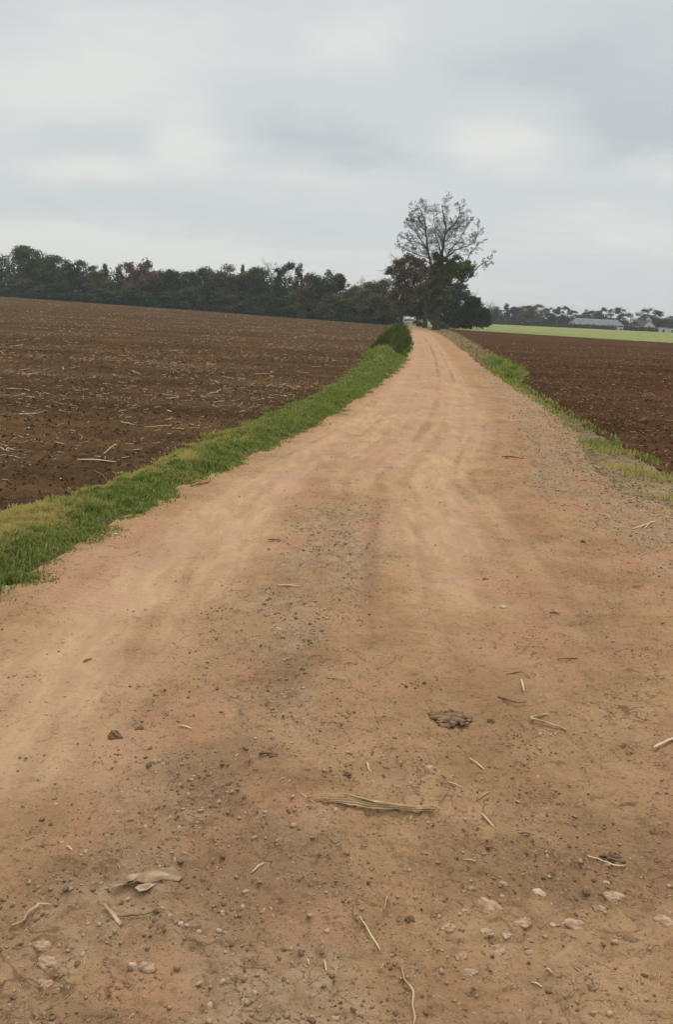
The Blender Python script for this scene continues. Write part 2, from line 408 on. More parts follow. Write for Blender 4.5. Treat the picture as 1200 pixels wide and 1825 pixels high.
me = mesh_np('meadow', np.stack([MXg.ravel(), MYg.ravel(), MZg.ravel()], 1), grid_faces(80, 90), mx_)
tag(link('meadow', me), kind='structure')

# ------------------------------------------------------------------ grass
def blades(x, y, h, wd, seed, dry, lean=.5):
    r = np.random.default_rng(seed); n = len(x)
    z = ground_z(x, y) - .004
    an = r.uniform(0, 2 * math.pi, n); ld = r.uniform(0, 2 * math.pi, n); ll = h * r.uniform(.1, lean, n) * 1.3
    wx, wy = np.cos(an) * wd / 2, np.sin(an) * wd / 2
    dx, dy = np.cos(ld) * ll, np.sin(ld) * ll
    V = np.empty((n, 5, 3))
    V[:, 0] = np.stack([x - wx, y - wy, z], 1); V[:, 1] = np.stack([x + wx, y + wy, z], 1)
    V[:, 2] = np.stack([x + wx * .8 + dx * .35, y + wy * .8 + dy * .35, z + h * .6], 1); V[:, 3] = np.stack([x - wx * .8 + dx * .35, y - wy * .8 + dy * .35, z + h * .6], 1)
    V[:, 4] = np.stack([x + dx, y + dy, z + h * (1 - .25 * ll / np.maximum(h, 1e-3))], 1)
    b0 = np.arange(n)[:, None] * 5
    fl = np.concatenate([b0 + np.array([[0, 1, 2, 3]]), b0 + np.array([[3, 2, 4]])], 1).ravel()
    sz = np.tile([4, 3], n)
    rn = np.repeat(r.random(n), 5); return V.reshape(-1, 3), fl, sz, rn, np.repeat(dry, 5)
def strip_points(n, lo, hi, y0, y1, pw, seed):
    r = np.random.default_rng(seed)
    y = y0 * (y1 / y0) ** (r.random(n) ** pw)
    t = r.random(n); return lo(y) + (hi(y) - lo(y)) * t, y, t
def build_grass(name, parts, mat, label, cat='grass'):
    V = []; Fl = []; Sz = []; R = []; D = []; off = 0
    for v, f, s, r, d in parts:
        V.append(v); Fl.append(f + off); Sz.append(s); R.append(r); D.append(d); off += len(v)
    me = mesh_np(name, np.concatenate(V), np.concatenate(Fl), mat, dict(rnd=np.concatenate(R), dry=np.concatenate(D)), sizes=np.concatenate(Sz))
    return tag(link(name, me), label, cat, kind='stuff')
parts = []
x, y, t = strip_points(260000, lambda y: FX(y) - .09, lambda y: LX(y) + .09, 3.2, 75, 1.25, 1)
x = x + (.07 * fbm(x, y, 5, 3, 50) + .10 * fbm(x, y, 1.4, 2, 49)) * (1 + y * .03) + .05 * rng.normal(0, 1, len(x)) * (rng.random(len(x)) < .25)
keep = (rng.random(len(x)) < np.clip(.05 + 2.4 * np.minimum(t, 1 - t) * 2 + .9 * fbm(x, y, 2.2, 4, 51), .03, 1))
x, y, t = x[keep], y[keep], t[keep]
h = (.028 + .045 * rng.random(len(x))) * (1 + .8 * fbm(x, y, .9, 3, 52) + .9 * np.maximum(fbm(x, y, 5.5, 3, 55), -.4)) * (.30 + .70 * np.sin(math.pi * np.clip(t, 0.04, .96))) * (1 + .7 * sst(20, 40, y))
h = np.clip(h, .012, .3)
dry = np.clip((1 - t) * 1.15 - .15 + .9 * fbm(x, y, 1.1, 3, 53), 0, 1) * (1 - .65 * sst(8, 14, y))
parts.append(blades(x, y, h, .0035 + .0011 * y, 2, dry))
build_grass('verge_grass', parts, M_GRASS, 'low green and yellowing grass strip along the left edge of the track')
# right verge: thin weeds and grass
parts = []
x, y, t = strip_points(34000, lambda y: RX(y) - .12, lambda y: QX(y) + .1, 5.5, 130, 1.2, 5)
pt = fbm(x, y, 1.2, 3, 57)
dens = np.where(y < 13, .75 * sst(-.25, .3, pt) * sst(7.0, 8.3, y) * sst(.1, .5, t), np.where(y < 22, .14, .42 * sst(-.3, .3, pt)))
keep = rng.random(len(x)) < dens; x, y, t = x[keep], y[keep], t[keep]
h = (.035 + .05 * rng.random(len(x))) * (1 + 1.2 * sst(20, 28, y) * sst(60, 40, y))
dry = np.clip(.45 + .8 * fbm(x, y, .8, 3, 58) + .6 * sst(26, 40, y), 0, 1)
fr = y < 29
build_grass('roadside_grass', [blades(x[fr], y[fr], h[fr], .0035 + .0011 * y[fr], 6, dry[fr])], M_GRASS, 'thin patchy grass and weeds on the stony right verge')
M_TAN = mat_simple('dry_tan_grass', (.22, .175, .075), (.44, .34, .19), 1.0, .9, 'rnd', trans=.2); fr = ~fr
build_grass('dry_verge_grass', [blades(x[fr], y[fr], h[fr], .0035 + .0011 * y[fr], 7, dry[fr])], M_TAN, 'dry tan grass thinly lining the far right side of the track')
# tall tussocks
def tussock(name, cx, cy, sx, sy, n, hh, seed, label, cat, dry0=.1, group=None, wd=.03, mat=None):
    r = np.random.default_rng(seed)
    x = cx + sx * np.clip(r.normal(0, .5, n), -1.2, 1.2); y = cy + sy * np.clip(r.normal(0, .5, n), -1.2, 1.2)
    e = ((x - cx) / sx) ** 2 + ((y - cy) / sy) ** 2
    h = hh * (.40 + .60 * r.random(n)) * np.clip(1.1 - .6 * e, .25, 1.1) * np.clip(.85 + .75 * fbm(x, y, 1.6, 3, seed + 3), .3, 1.5)
    dry = np.clip(dry0 + .6 * fbm(x, y, 1.3, 3, seed), 0, 1)
    v, f, s, rn, d = blades(x, y, h, np.full(n, wd), seed, dry, .55)
    v = v - np.array([cx, cy, 0]); me = mesh_np(name, v, f, mat or M_GRASS, dict(rnd=rn, dry=d), sizes=s)
    return tag(link(name, me, loc=(cx, cy, 0)), label, cat, group)

# ------------------------------------------------------------------ trees
class Wood:
    """collects tapered limbs into one mesh"""
    def __init__(s): s.V = []; s.Fc = []; s.n = 0; s.ends = []
    def tube(s, pts, rad, k=5):
        pts = np.asarray(pts, float); m = len(pts)
        tg = np.gradient(pts, axis=0); tg /= np.linalg.norm(tg, axis=1)[:, None] + 1e-9
        ref = np.array([0.31, .83, .2]); 
        a = np.cross(tg, ref); a /= np.linalg.norm(a, axis=1)[:, None] + 1e-9
        b = np.cross(tg, a)
        th = np.arange(k) * 2 * math.pi / k
        ring = pts[:, None, :] + np.asarray(rad, float)[:, None, None] * (a[:, None, :] * np.cos(th)[None, :, None] + b[:, None, :] * np.sin(th)[None, :, None])
        s.V.append(ring.reshape(-1, 3))
        i = np.arange(m - 1)[:, None] * k + np.arange(k)[None, :]; j = np.arange(m - 1)[:, None] * k + (np.arange(k)[None, :] + 1) % k
        s.Fc.append((np.stack([i, j, j + k, i + k], -1).reshape(-1, 4)) + s.n); s.n += m * k
    def grow(s, p, d, L, r, depth, up=.25, spread=.8, minr=.012, kids=5, rg=None):
        rg = rg or random; m = 5
        pts = [np.array(p, float)]; d = np.array(d, float); d /= np.linalg.norm(d)
        for i in range(m):
            d = d + np.array([rg.gauss(0, .11), rg.gauss(0, .11), rg.gauss(0, .09) + up * .20]); d /= np.linalg.norm(d)
            pts.append(pts[-1] + d * L / m)
        rad = np.linspace(r, max(r * .35, minr), m + 1)
        s.tube(pts, rad, 5 if r > .05 else 3)
        s.ends.append(pts[-1])
        if depth > 0:
            for q in range(kids):
                f = .22 + .78 * (q + rg.random()) / kids; i = min(int(f * m), m - 1); fr = f * m - i
                pp = pts[i] * (1 - fr) + pts[i + 1] * fr
                ax = pts[i + 1] - pts[i]; ax /= np.linalg.norm(ax)
                rd = np.array([rg.gauss(0, 1), rg.gauss(0, 1), rg.gauss(0, .8)]); rd -= ax * rd.dot(ax); rd /= np.linalg.norm(rd) + 1e-6
                dd = ax * (1 - spread * .5) + rd * spread
                s.grow(pp, dd, L * rg.uniform(.42, .68) * (1 - .35 * f), max(r * (1 - .6 * f) * .55, minr), depth - 1, up, spread, minr, max(3, kids - 1), rg)
    def mesh(s, name, mat): return mesh_np(name, np.concatenate(s.V), np.concatenate(s.Fc), mat)
def leaves(name, lobes, n, size, seed, mat, gap=.9, gaps=-.15, squash=.8):
    r = np.random.default_rng(seed); L = np.array(lobes, float)
    vol = (L[:, 3] * L[:, 4] * L[:, 5]) ** (2 / 3); pick = r.choice(len(L), n, p=vol / vol.sum())
    d = r.normal(0, 1, (n, 3)); d /= np.linalg.norm(d, axis=1)[:, None]
    rr = r.random(n) ** .45 * (1 + .17 * r.normal(0, 1, n))
    P = L[pick, :3] + d * rr[:, None] * L[pick, 3:]
    ns = fbm(P[:, 0] + .7 * P[:, 1], P[:, 2] + .5 * P[:, 1], gap, 3, seed)
    k = ns > gaps - .25 * (1 - rr) ; P = P[k]; ns = ns[k]; n = len(P)
    a = r.normal(0, 1, (n, 3)); a[:, 2] *= squash; a /= np.linalg.norm(a, axis=1)[:, None]
    b = np.cross(a, r.normal(0, 1, (n, 3))); b /= np.linalg.norm(b, axis=1)[:, None]
    sz = size * r.uniform(.6, 1.35, n)[:, None]
    V = np.stack([P - a * sz * .5, P + b * sz * .32, P + a * sz * .5, P - b * sz * .32], 1).reshape(-1, 3)
    rn = np.clip(.5 + .8 * ns + .25 * r.normal(0, 1, n), 0, 1)
    return mesh_np(name, V, np.arange(n * 4).reshape(-1, 4), mat, dict(rnd=np.repeat(rn, 4)), smooth=False)

M_BARK = mat_simple('grey_brown_bark', (.034, .029, .022), (.080, .067, .050), 3, .95, None)
M_BARK2 = mat_simple('pale_twig_bark', (.105, .090, .072), (.190, .165, .135), 3, .95, None)
def leafmat(n, a, b):
    m = mat_simple(n, a, b, .35, .9, 'rnd', trans=.2); m.node_tree.nodes['Principled BSDF'].inputs['Specular IOR Level'].default_value = .03; return m
LM = dict(
    green=leafmat('mid_green_leaves', (.030, .050, .016), (.115, .150, .048)),
    dark=leafmat('dark_green_leaves', (.018, .031, .014), (.062, .088, .036)),
    teal=leafmat('blue_green_leaves', (.020, .036, .022), (.068, .100, .054)),
    olive=leafmat('olive_leaves', (.048, .050, .018), (.155, .148, .052)),
    brown=leafmat('turning_brown_leaves', (.062, .050, .020), (.185, .150, .068)),
    rust=leafmat('rust_leaves', (.105, .055, .036), (.230, .130, .092)),
    ivy=leafmat('ivy_leaves', (.046, .050, .014), (.165, .160, .045)),
    bright=leafmat('bright_green_leaves', (.048, .082, .016), (.160, .235, .048)),
    haze=leafmat('far_grey_green_leaves', (.026, .036, .026), (.070, .085, .058)))

def variant(kind, seed):
    """returns (trunk mesh, crown mesh) for a tree 10 m tall and 7 m wide"""
    rg = random.Random(seed); wd = Wood()
    wd.tube([(0, 0, -.3), (rg.uniform(-.1, .1), 0, 1.5), (rg.uniform(-.2, .2), .1, 4), (rg.uniform(-.3, .3), 0, 7)], [.28, .22, .16, .06], 7)
    lobes = []
    if kind == 'round':
        for i in range(30):
            z = rg.uniform(1.8, 9.0); w_ = 2.5 * math.sqrt(max(0.04, 1 - ((z - 5.2) / 4.6) ** 2)); an = rg.uniform(0, 6.28); rr = w_ * rg.uniform(.3, 1)
            s = rg.uniform(.55, 1.35); lobes.append((math.cos(an) * rr, math.sin(an) * rr, z, s * 1.1, s * 1.1, s * .95))
        n, sz = 9000, .32
    elif kind == 'tall':
        for i in range(22):
            z = 1.2 + 8.4 * i / 22; w_ = 1.5 * math.sqrt(max(.03, 1 - ((z - 4.5) / 5.6) ** 2)); an = rg.uniform(0, 6.28); rr = w_ * rg.uniform(.2, 1)
            s = rg.uniform(.5, 1.1); lobes.append((math.cos(an) * rr, math.sin(an) * rr, z, s, s, s * 1.15))
        n, sz = 5200, .28
    elif kind == 'loose':
        for i in range(38):
            z = rg.uniform(1.4, 9.3); w_ = 2.8 * math.sqrt(max(0.04, 1 - ((z - 6) / 4.2) ** 2)); an = rg.uniform(0, 6.28); rr = w_ * rg.uniform(.4, 1)
            s = rg.uniform(.5, 1.1); lobes.append((math.cos(an) * rr, math.sin(an) * rr, z, s * 1.1, s * 1.1, s * .9))
        n, sz = 7800, .30
    elif kind == 'bare':
        for i in range(9):
            z = rg.uniform(3, 7.5); an = rg.uniform(0, 6.28); rr = rg.uniform(.3, 1.8); lobes.append((math.cos(an) * rr, math.sin(an) * rr, z, .8, .8, .5))
        n, sz = 260, .2
    else:                                                       # low bush: 10 high is scaled down
        for i in range(14):
            z = rg.uniform(1.2, 8); an = rg.uniform(0, 6.28); rr = rg.uniform(.2, 2.5); s = rg.uniform(1.0, 1.9); lobes.append((math.cos(an) * rr, math.sin(an) * rr, z, s, s, s * 1.1))
        n, sz = 4200, .5
    if kind == 'bare':
        for i in range(9):
            z = 2.6 + .55 * i; an = i * 2.4
            wd.grow((0, 0, z), (math.cos(an) * .8, math.sin(an) * .8, .9), 3.6 - .18 * i, .08, 3, .3, .75, .012, 5, rg)
    else:
        for lo in lobes[::2]:
            wd.grow((0, 0, min(lo[2] * .55, 6)), (lo[0], lo[1], lo[2] * .5), math.hypot(lo[0], lo[1], lo[2] * .45) * 1.12, .07, 1, .2, .8, .014, 4, rg)
    return wd.mesh(kind + '_trunk', M_BARK if kind != 'bare' else M_BARK2), leaves(kind + '_crown', lobes, n, sz, seed, LM['green'], .9, -.15 if kind in ('loose', 'bare') else -.45)
VAR = {'round': [variant('round', s) for s in (1, 2, 3, 14)], 'tall': [variant('tall', s) for s in (4, 5)], 'loose': [variant('loose', s) for s in (6, 7, 15)],
       'bare': [variant('bare', s) for s in (8, 9)], 'bush': [variant('bush', s) for s in (10, 11)]}
def tree_at(name, x, y, hgt, wid, kind, vi, leaf, label, cat='tree', group=None, rot=None, sink=0):
    tr, cr = VAR[kind][vi % len(VAR[kind])]
    e = bpy.data.objects.new(name, None); COL.objects.link(e); e.empty_display_size = .5
    e.location = (x, y, float(terrain(x, y)) - .05 - sink); e.rotation_euler = (0, 0, random.uniform(0, 6.28) if rot is None else rot)
    e.scale = (wid / 7.0, wid / 7.0, hgt / 10.0)
    link('stem' if kind == 'bush' else 'trunk', tr, e)
    c = link('foliage' if kind == 'bush' else 'crown', cr, e)
    c.material_slots[0].link = 'OBJECT'; c.material_slots[0].material = LM[leaf]
    return tag(e, label, cat, group)
def ray(px, D, py=560):
    d = pdir(px, py); return d[0] / d[1] * D, H + d[2] / d[1] * D      # x and z at depth D
def spot(px, top, wpx, D):
    x, zt = ray(px, D, top); return x, zt - float(terrain(x, D)), wpx / F * D * 1.05

# the treeline beyond the left field. px, top, width in photo pixels; depth in metres
TL = [
 (-60, 440, 70, 'round', 0, 'green', 196, 'broad green tree, outermost at the left end of the far treeline'),
 (12, 436, 46, 'bare', 0, 'olive', 204, 'thin nearly bare pale tree at the left end of the treeline'),
 (48, 438, 62, 'round', 1, 'green', 196, 'tallest rounded green tree near the left end of the treeline'),
 (88, 452, 52, 'round', 2, 'green', 194, 'green tree with a domed top, just right of the tallest one at the left'),
 (120, 464, 34, 'tall', 0, 'teal', 197, 'narrow blue-green tree sloping down from the two green domes'),
 (148, 464, 44, 'loose', 0, 'dark', 200, 'open-topped dark tree with sky showing through its ragged tip'),
 (172, 480, 44, 'round', 3, 'olive', 192, 'low olive tree in the dip left of the pointed conifer'),
 (187, 469, 22, 'tall', 1, 'dark', 198, 'narrow pointed dark conifer left of the rust-coloured tree'),
 (212, 472, 20, 'tall', 0, 'teal', 199, 'slim spire-shaped tree standing against the rust-coloured one'),
 (249, 459, 60, 'loose', 1, 'rust', 195, 'rust-red tree rising above its green neighbours'),
 (252, 468, 46, 'round', 0, 'rust', 198, 'rounded reddish tree directly behind the rust-red one'),
 (284, 482, 34, 'loose', 2, 'dark', 199, 'thin dark tree with gaps in its crown right of the rust-red tree'),
 (306, 480, 40, 'round', 1, 'dark', 194, 'small dark green tree between the rust-red tree and the grey-green dome'),
 (336, 482, 40, 'round', 2, 'teal', 193, 'low blue-green tree tucked against the left of the grey-green dome'),
 (366, 473, 42, 'round', 3, 'teal', 191, 'grey-green tree forming the left half of the wide low dome'),
 (396, 470, 54, 'round', 0, 'olive', 190, 'wide grey-olive tree topping the low dome in mid treeline'),
 (434, 471, 16, 'tall', 1, 'teal', 193, 'thin upright tip poking up right of the low dome'),
 (440, 484, 52, 'round', 1, 'olive', 188, 'olive tree filling the hollow beneath the thin upright tip'),
 (462, 474, 40, 'round', 2, 'green', 187, 'mid green tree left of the bare twiggy crown'),
 (484, 455, 46, 'bare', 1, 'olive', 190, 'bare twiggy tree top showing above the middle of the treeline'),
 (508, 468, 46, 'loose', 0, 'dark', 185, 'dark loose-crowned tree under the bare twigs'),
 (534, 471, 24, 'tall', 0, 'dark', 184, 'small dark pointed tree right of the bare twigs'),
 (548, 484, 52, 'round', 3, 'brown', 182, 'brownish-olive tree left of the twin dark green crowns'),
 (580, 480, 34, 'round', 0, 'dark', 176, 'left one of the twin dark green crowns near the tree tunnel'),
 (602, 487, 38, 'round', 1, 'dark', 176, 'right one of the twin dark green crowns near the tree tunnel'),
 (630, 503, 34, 'loose', 1, 'brown', 178, 'low brown tree in the notch right of the twin dark crowns'),
 (650, 484, 30, 'bare', 0, 'brown', 186, 'small bare tree whose twigs stick out of the notch'),
 (662, 500, 46, 'round', 2, 'brown', 170, 'rounded brown-olive tree just left of the oak over the track'),
 (690, 494, 40, 'round', 3, 'olive', 166, 'olive-brown tree merging into the oak at the tunnel mouth'),
]
for px, top, wpx, k, vi, leaf, D, lab in TL:
    x, hh, ww = spot(px, top, wpx, D)
    tree_at('bare_tree' if k == 'bare' else 'treeline_tree', x, D, hh * 1.02, ww * (1.7 if k == 'tall' else 1.3), k, vi, leaf, lab, group='trees of the far left treeline')
ORD = 'outermost,second,third,fourth,fifth,sixth,seventh,eighth,ninth,tenth,eleventh,twelfth,thirteenth,fourteenth,fifteenth,sixteenth,seventeenth,eighteenth,nineteenth,twentieth,twenty-first,twenty-second,twenty-third,twenty-fourth,twenty-fifth,last'.split(',')
for i in range(26):                                            # lower trees and bushes filling the front of the wood
    px = -70 + i * 30 + random.uniform(-8, 8); D = np.interp(px, [-70, 350, 700], [188, 184, 160]) + random.uniform(-3, 3)
    x, hh, ww = spot(px, np.interp(px, [-70, 340, 700], [498, 514, 534]) + random.uniform(-12, 10), random.uniform(34, 52), D)
    tree_at('understory_tree', x, D, hh, ww * 1.3, 'bush', i, ['dark', 'teal', 'green', 'dark', 'olive', 'teal'][i % 6],
            'low bushy tree at the foot of the left treeline, %s from the left' % ORD[i], group='bushy trees along the foot of the treeline')
# the wood behind, a dark mass nobody could count
def mass(name, pts, n, size, seed, leaf, label):
    me = leaves(name, pts, n, size, seed, LM[leaf], .35, -.5)
    return tag(link(name, me), label, 'woodland', kind='stuff')
lob = []
for i in range(150):
    px = random.uniform(-160, 700); D = np.interp(px, [-100, 350, 700], [204, 198, 184]) + random.uniform(0, 14)
    x, _ = ray(px, D); top = np.interp(px, [-160, 0, 250, 420, 600, 700], [10, 10, 7.8, 8.8, 7.4, 6.6]) * random.uniform(.7, 1)
    for z in (1.2, top * .5, top - 1.6): lob.append((x, D, float(terrain(x, D)) + z, 3.0, 2.2, 2.0))
mass('woodland', lob, 90000, .55, 77, 'dark', 'dark dense wood behind the trees at the far edge of the left field')
lob = []
for i in range(70):
    px = random.uniform(-160, 712); D = np.interp(px, [-100, 350, 712], [184, 181, 150]) + random.uniform(-1, 1)
    x, _ = ray(px, D); lob.append((x, D, float(terrain(x, D)) + .6, 3.0, .8, random.uniform(.7, 1.3)))
me = leaves('undergrowth', lob, 26000, .4, 78, LM['dark'], .5, -.5)
tag(link('undergrowth', me), 'dark brambly undergrowth along the far edge of the left field', 'undergrowth', kind='stuff')

# ---- the big half-bare tree over the track (built 2-D from the picture, then spread in depth)
BD = 122.0
bx, _ = ray(775, BD, 587); BZ = float(terrain(bx, BD)) - .1
def c3(u, v, dep=0.0):
    """crop pixels -> metres relative to the tree's base"""
    px, py = 660 + u / 4.615, 340 + v / 4.615
    x, z = ray(px, BD + dep, py); return np.array([x - bx, dep, z - BZ])
wd = Wood(); rg = random.Random(5)
def limb(pts, r0, r1, kids, L, depth=3, up=.25, k=7):
    P = [c3(*p) for p in pts]
    Q = []
    for a, b in zip(P[:-1], P[1:]):
        for f in (0, .33, .66): Q.append(a * (1 - f) + b * f + np.array([rg.gauss(0, .06), rg.gauss(0, .06), 0]) * (1 if f else .3))
    Q.append(P[-1]); Q = np.array(Q); rad = np.linspace(r0 * .72, r1 * .8, len(Q)); wd.tube(Q, rad, k)
    kids = int(kids * 1.35)
    for q in range(kids):
        f = .12 + .88 * (q + rg.random()) / kids; i = min(int(f * (len(Q) - 1)), len(Q) - 2); p = Q[i]; ax = Q[i + 1] - Q[i]; ax /= np.linalg.norm(ax)
        rd = np.array([rg.gauss(0, 1), rg.gauss(0, 1), rg.gauss(0, .7)]); rd -= ax * rd.dot(ax); rd /= np.linalg.norm(rd)
        wd.grow(p, ax * .7 + rd * .8, L * rg.uniform(.7, 1.35) * (1 - .52 * f), max(rad[i] * .34, .022), depth, up, .8, .009, 6, rg)
wd.tube([c3(542, 1150), c3(545, 1100), c3(550, 1000), c3(565, 860), c3(572, 760)], [.70, .52, .42, .36, .30], 10)
limb([(572, 760), (585, 640), (595, 540), (605, 430, .3), (622, 330, .4), (605, 210, .2), (598, 100)], .36, .03, 18, 2.7)
limb([(615, 350, .4), (665, 310, .9), (705, 270, 1.2), (735, 190, 1.4), (742, 110, 1.5)], .13, .02, 11, 1.9)
limb([(605, 430, .3), (650, 390, -.5), (690, 330, -1.2), (780, 230, -1.6)], .10, .02, 8, 1.8)
limb([(562, 780), (525, 680, -.3), (492, 560, -.6), (468, 430, -.8), (458, 290, -.7), (430, 190, -.6), (400, 120, -.6)], .27, .025, 16, 2.6)
limb([(475, 470, -.8), (400, 425, -.4), (330, 415, 0), (265, 375, .2)], .10, .018, 10, 1.7)
limb([(456, 300, -.7), (400, 240, -1.2), (365, 160, -1.4)], .08, .018, 7, 1.6)
limb([(460, 380, -.8), (390, 290, .4), (310, 215, .8)], .08, .018, 8, 1.6)
limb([(490, 560, -.6), (380, 520, .8), (290, 480, 1.2), (230, 455, 1.4)], .09, .018, 9, 1.6)
limb([(595, 590), (640, 545, .6), (700, 490, 1.0), (800, 455, 1.2), (865, 425, 1.2), (888, 340, 1.0), (905, 275, .9)], .17, .02, 13, 1.7)
limb([(800, 565, .6), (835, 500, .8), (885, 450, .9), (935, 395, 1.0)], .07, .018, 7, 1.2)
limb([(610, 780), (720, 770, -.6), (800, 740, -1.0), (850, 670, -1.2), (915, 605, -1.3), (985, 570, -1.3), (1005, 490, -1.2)], .19, .02, 11, 1.3)
limb([(915, 605, -1.3), (950, 615, -1.5), (1010, 585, -1.6)], .05, .018, 4, .8)
limb([(590, 540), (560, 430, .8), (535, 320, 1.2), (525, 220, 1.3), (520, 140, 1.2)], .12, .018, 12, 1.9)
limb([(480, 500, -.8), (395, 370, -1.4), (335, 290, -1.8), (300, 230, -1.9)], .09, .018, 10, 1.7)
limb([(650, 500, .4), (740, 400, .2), (800, 300, -.2), (815, 215, -.3)], .09, .018, 10, 1.6)
big = bpy.data.objects.new('half_bare_tree', None); COL.objects.link(big); big.location = (bx, BD, BZ)
tag(big, 'tall half-bare tree leaning its twiggy crown over the right side of the track', 'tree')
link('trunk', wd.mesh('big_tree_trunk', M_BARK), big)
def lb(u, v, r, dep=0, sy=.8, sz=.8):
    p = c3(u, v, dep); rr = r / 4.615 / F * BD; return (p[0], p[1], p[2], rr, rr * 1.1 * sy, rr * sz)
me = leaves('big_crown', [lb(690, 620, 62), lb(760, 640, 60, -.6), lb(640, 660, 70, .5), lb(815, 650, 42, -.8), lb(725, 560, 40), lb(730, 700, 50, .6), lb(660, 590, 40), lb(795, 595, 36), lb(840, 625, 26), lb(780, 700, 30), lb(700, 545, 24), lb(835, 690, 22), lb(755, 585, 34), lb(670, 700, 45)], 9500, .25, 91, LM['bright'], 1.5, -.12)
link('crown', me, big)
me = leaves('ivy', [lb(560, 700, 90, -.3), lb(545, 800, 85), lb(530, 880, 75, .4), lb(600, 860, 70, -.5), lb(500, 760, 60), lb(620, 760, 70), lb(560, 620, 60), lb(470, 880, 55), lb(560, 930, 45), lb(545, 540, 45), lb(600, 560, 35)], 10000, .28, 92, LM['ivy'], 1.2, -.3)
link('ivy', me, big)
me = leaves('last_leaves', [lb(530, 420, 60, -.4, 1, .8), lb(700, 430, 45, .8), lb(600, 480, 60), lb(430, 500, 55, .5), lb(480, 330, 60, -.5), lb(620, 260, 70, .2)], 900, .15, 93, LM['olive'], 1.2, -.3)
link('last_leaves', me, big)

def custom(name, lobes, trunk, n, size, seed, leaf, label, gaps=-.2, gap=1.1, bark=None, branches=6, cat='tree', group=None):
    """a tree with its own crown outline; lobes and trunk in crop pixels (u, v, r, depth offset)"""
    u0, v0, dep, r0 = trunk; base = c3(u0, v0, dep) + np.array([bx, BD, BZ]); base[2] = float(terrain(base[0], base[1])) - .1
    e = bpy.data.objects.new(name, None); COL.objects.link(e); e.location = base
    off = np.array([bx, BD, BZ]) - base
    LB = []
    for l in lobes:
        q = lb(*l); LB.append((q[0] + off[0], q[1] + off[1], q[2] + off[2], *q[3:]))
    wv = Wood(); r_ = random.Random(seed); cx = np.mean([q[0] for q in LB]); cz = np.mean([q[2] for q in LB])
    wv.tube([(0, 0, -.3), (cx * .1, 0, cz * .3), (cx * .4, 0, cz * .7), (cx, 0, cz)], [r0 * 1.3, r0, r0 * .8, r0 * .5], 8)
    for q in LB:
        s = np.array([cx * .5, 0, cz * .75]); d = np.array(q[:3]) - s
        wv.grow(s, d, np.linalg.norm(d) * 1.15, r0 * .3, 2, .15, .8, .015, 5, r_)
    link('trunk', wv.mesh(name + '_trunk', bark or M_BARK), e)
    link('crown', leaves(name + '_crown', LB, n, size, seed, LM[leaf], gap, gaps), e)
    return tag(e, label, cat, group)
custom('oak_tree', [(230, 600, 70, 12), (320, 570, 75, 12), (400, 600, 75, 13), (180, 660, 55, 11), (280, 680, 100, 12), (380, 700, 110, 13), (470, 650, 60, 14), (240, 780, 100, 13), (340, 820, 110, 14), (430, 800, 90, 13), (200, 860, 70, 14), (150, 680, 38, 11), (300, 930, 70, 16), (220, 950, 60, 15)],
       (250, 1075, 14, .35), 13500, .30, 101, 'brown', 'broad brown-leaved oak on the left of the tunnel mouth', -.08, .9)
custom('tunnel_tree', [(420, 960, 90, 22), (480, 900, 90, 24), (360, 980, 80, 26), (520, 980, 60, 20), (300, 990, 60, 30), (440, 840, 80, 24)],
       (455, 1100, 18, .36), 9000, .32, 102, 'dark', 'dark tree standing close behind the big half-bare tree', -.4, .8)
custom('evergreen_tree', [(700, 880, 90, 26), (760, 860, 70, 26), (640, 900, 70, 24), (720, 790, 60, 26), (800, 850, 45, 28), (690, 950, 90, 25), (620, 980, 80, 24), (770, 800, 45, 27), (680, 1040, 90, 25), (620, 1060, 60, 24), (760, 730, 34, 26), (660, 830, 50, 25)],
       (700, 1110, 26, .3), 8000, .32, 103, 'teal', 'dark blue-green evergreen right of the big trunk', -.25, .9)
custom('conifer_hedge_tree', [(860, 950, 80, 28), (940, 1000, 60, 28), (950, 1090, 45, 28), (900, 1095, 50, 28), (780, 1095, 60, 28), (700, 1095, 60, 28), (640, 1095, 50, 28), (590, 1100, 40, 27), (970, 1040, 36, 28), (820, 900, 60, 28), (800, 980, 90, 28), (900, 1050, 70, 28), (960, 1060, 40, 28), (740, 1040, 90, 27), (840, 1070, 70, 27), (660, 1050, 80, 27), (600, 1060, 60, 27), (980, 1090, 24, 28), (880, 900, 35, 28)],
       (830, 1125, 29, .25), 17000, .34, 104, 'dark', 'dark clipped-looking clump ending square at the green meadow', -.6, .8)
custom('mouth_bush', [(60, 900, 90, 34), (140, 940, 90, 32), (30, 980, 80, 36), (180, 1010, 60, 30), (100, 1020, 80, 32), (-40, 960, 90, 38)],
       (90, 1065, 34, .2), 9000, .34, 105, 'olive', 'olive thicket left of the tunnel mouth at the end of the field', -.4, .8, cat='tree')
custom('far_tunnel_tree', [(300, 940, 110, 75), (420, 960, 110, 80), (240, 1010, 60, 78), (500, 1000, 90, 85), (360, 860, 90, 80), (560, 980, 80, 85), (170, 960, 90, 80), (400, 1040, 45, 80), (450, 1040, 50, 82), (510, 1050, 45, 82), (570, 1050, 45, 82), (205, 1035, 32, 78), (350, 1010, 45, 84), (300, 1000, 40, 84)],
       (520, 1090, 85, .3), 9000, .5, 106, 'dark', 'dark tree closing the far end of the tunnel of branches', -.6, .6)
for u, v, D, lab in ((400, 1085, 160, 'bushy sapling by the right edge of the track at the tunnel mouth'), (600, 1100, 140, 'leafy sapling between the big trunk and the dark hedge')):
    px, py = 660 + u / 4.615, 340 + v / 4.615
    x, _ = ray(px, D); tree_at('bush', x, D, 1.6, 2.4, 'bush', 1, 'olive', lab, 'bush')
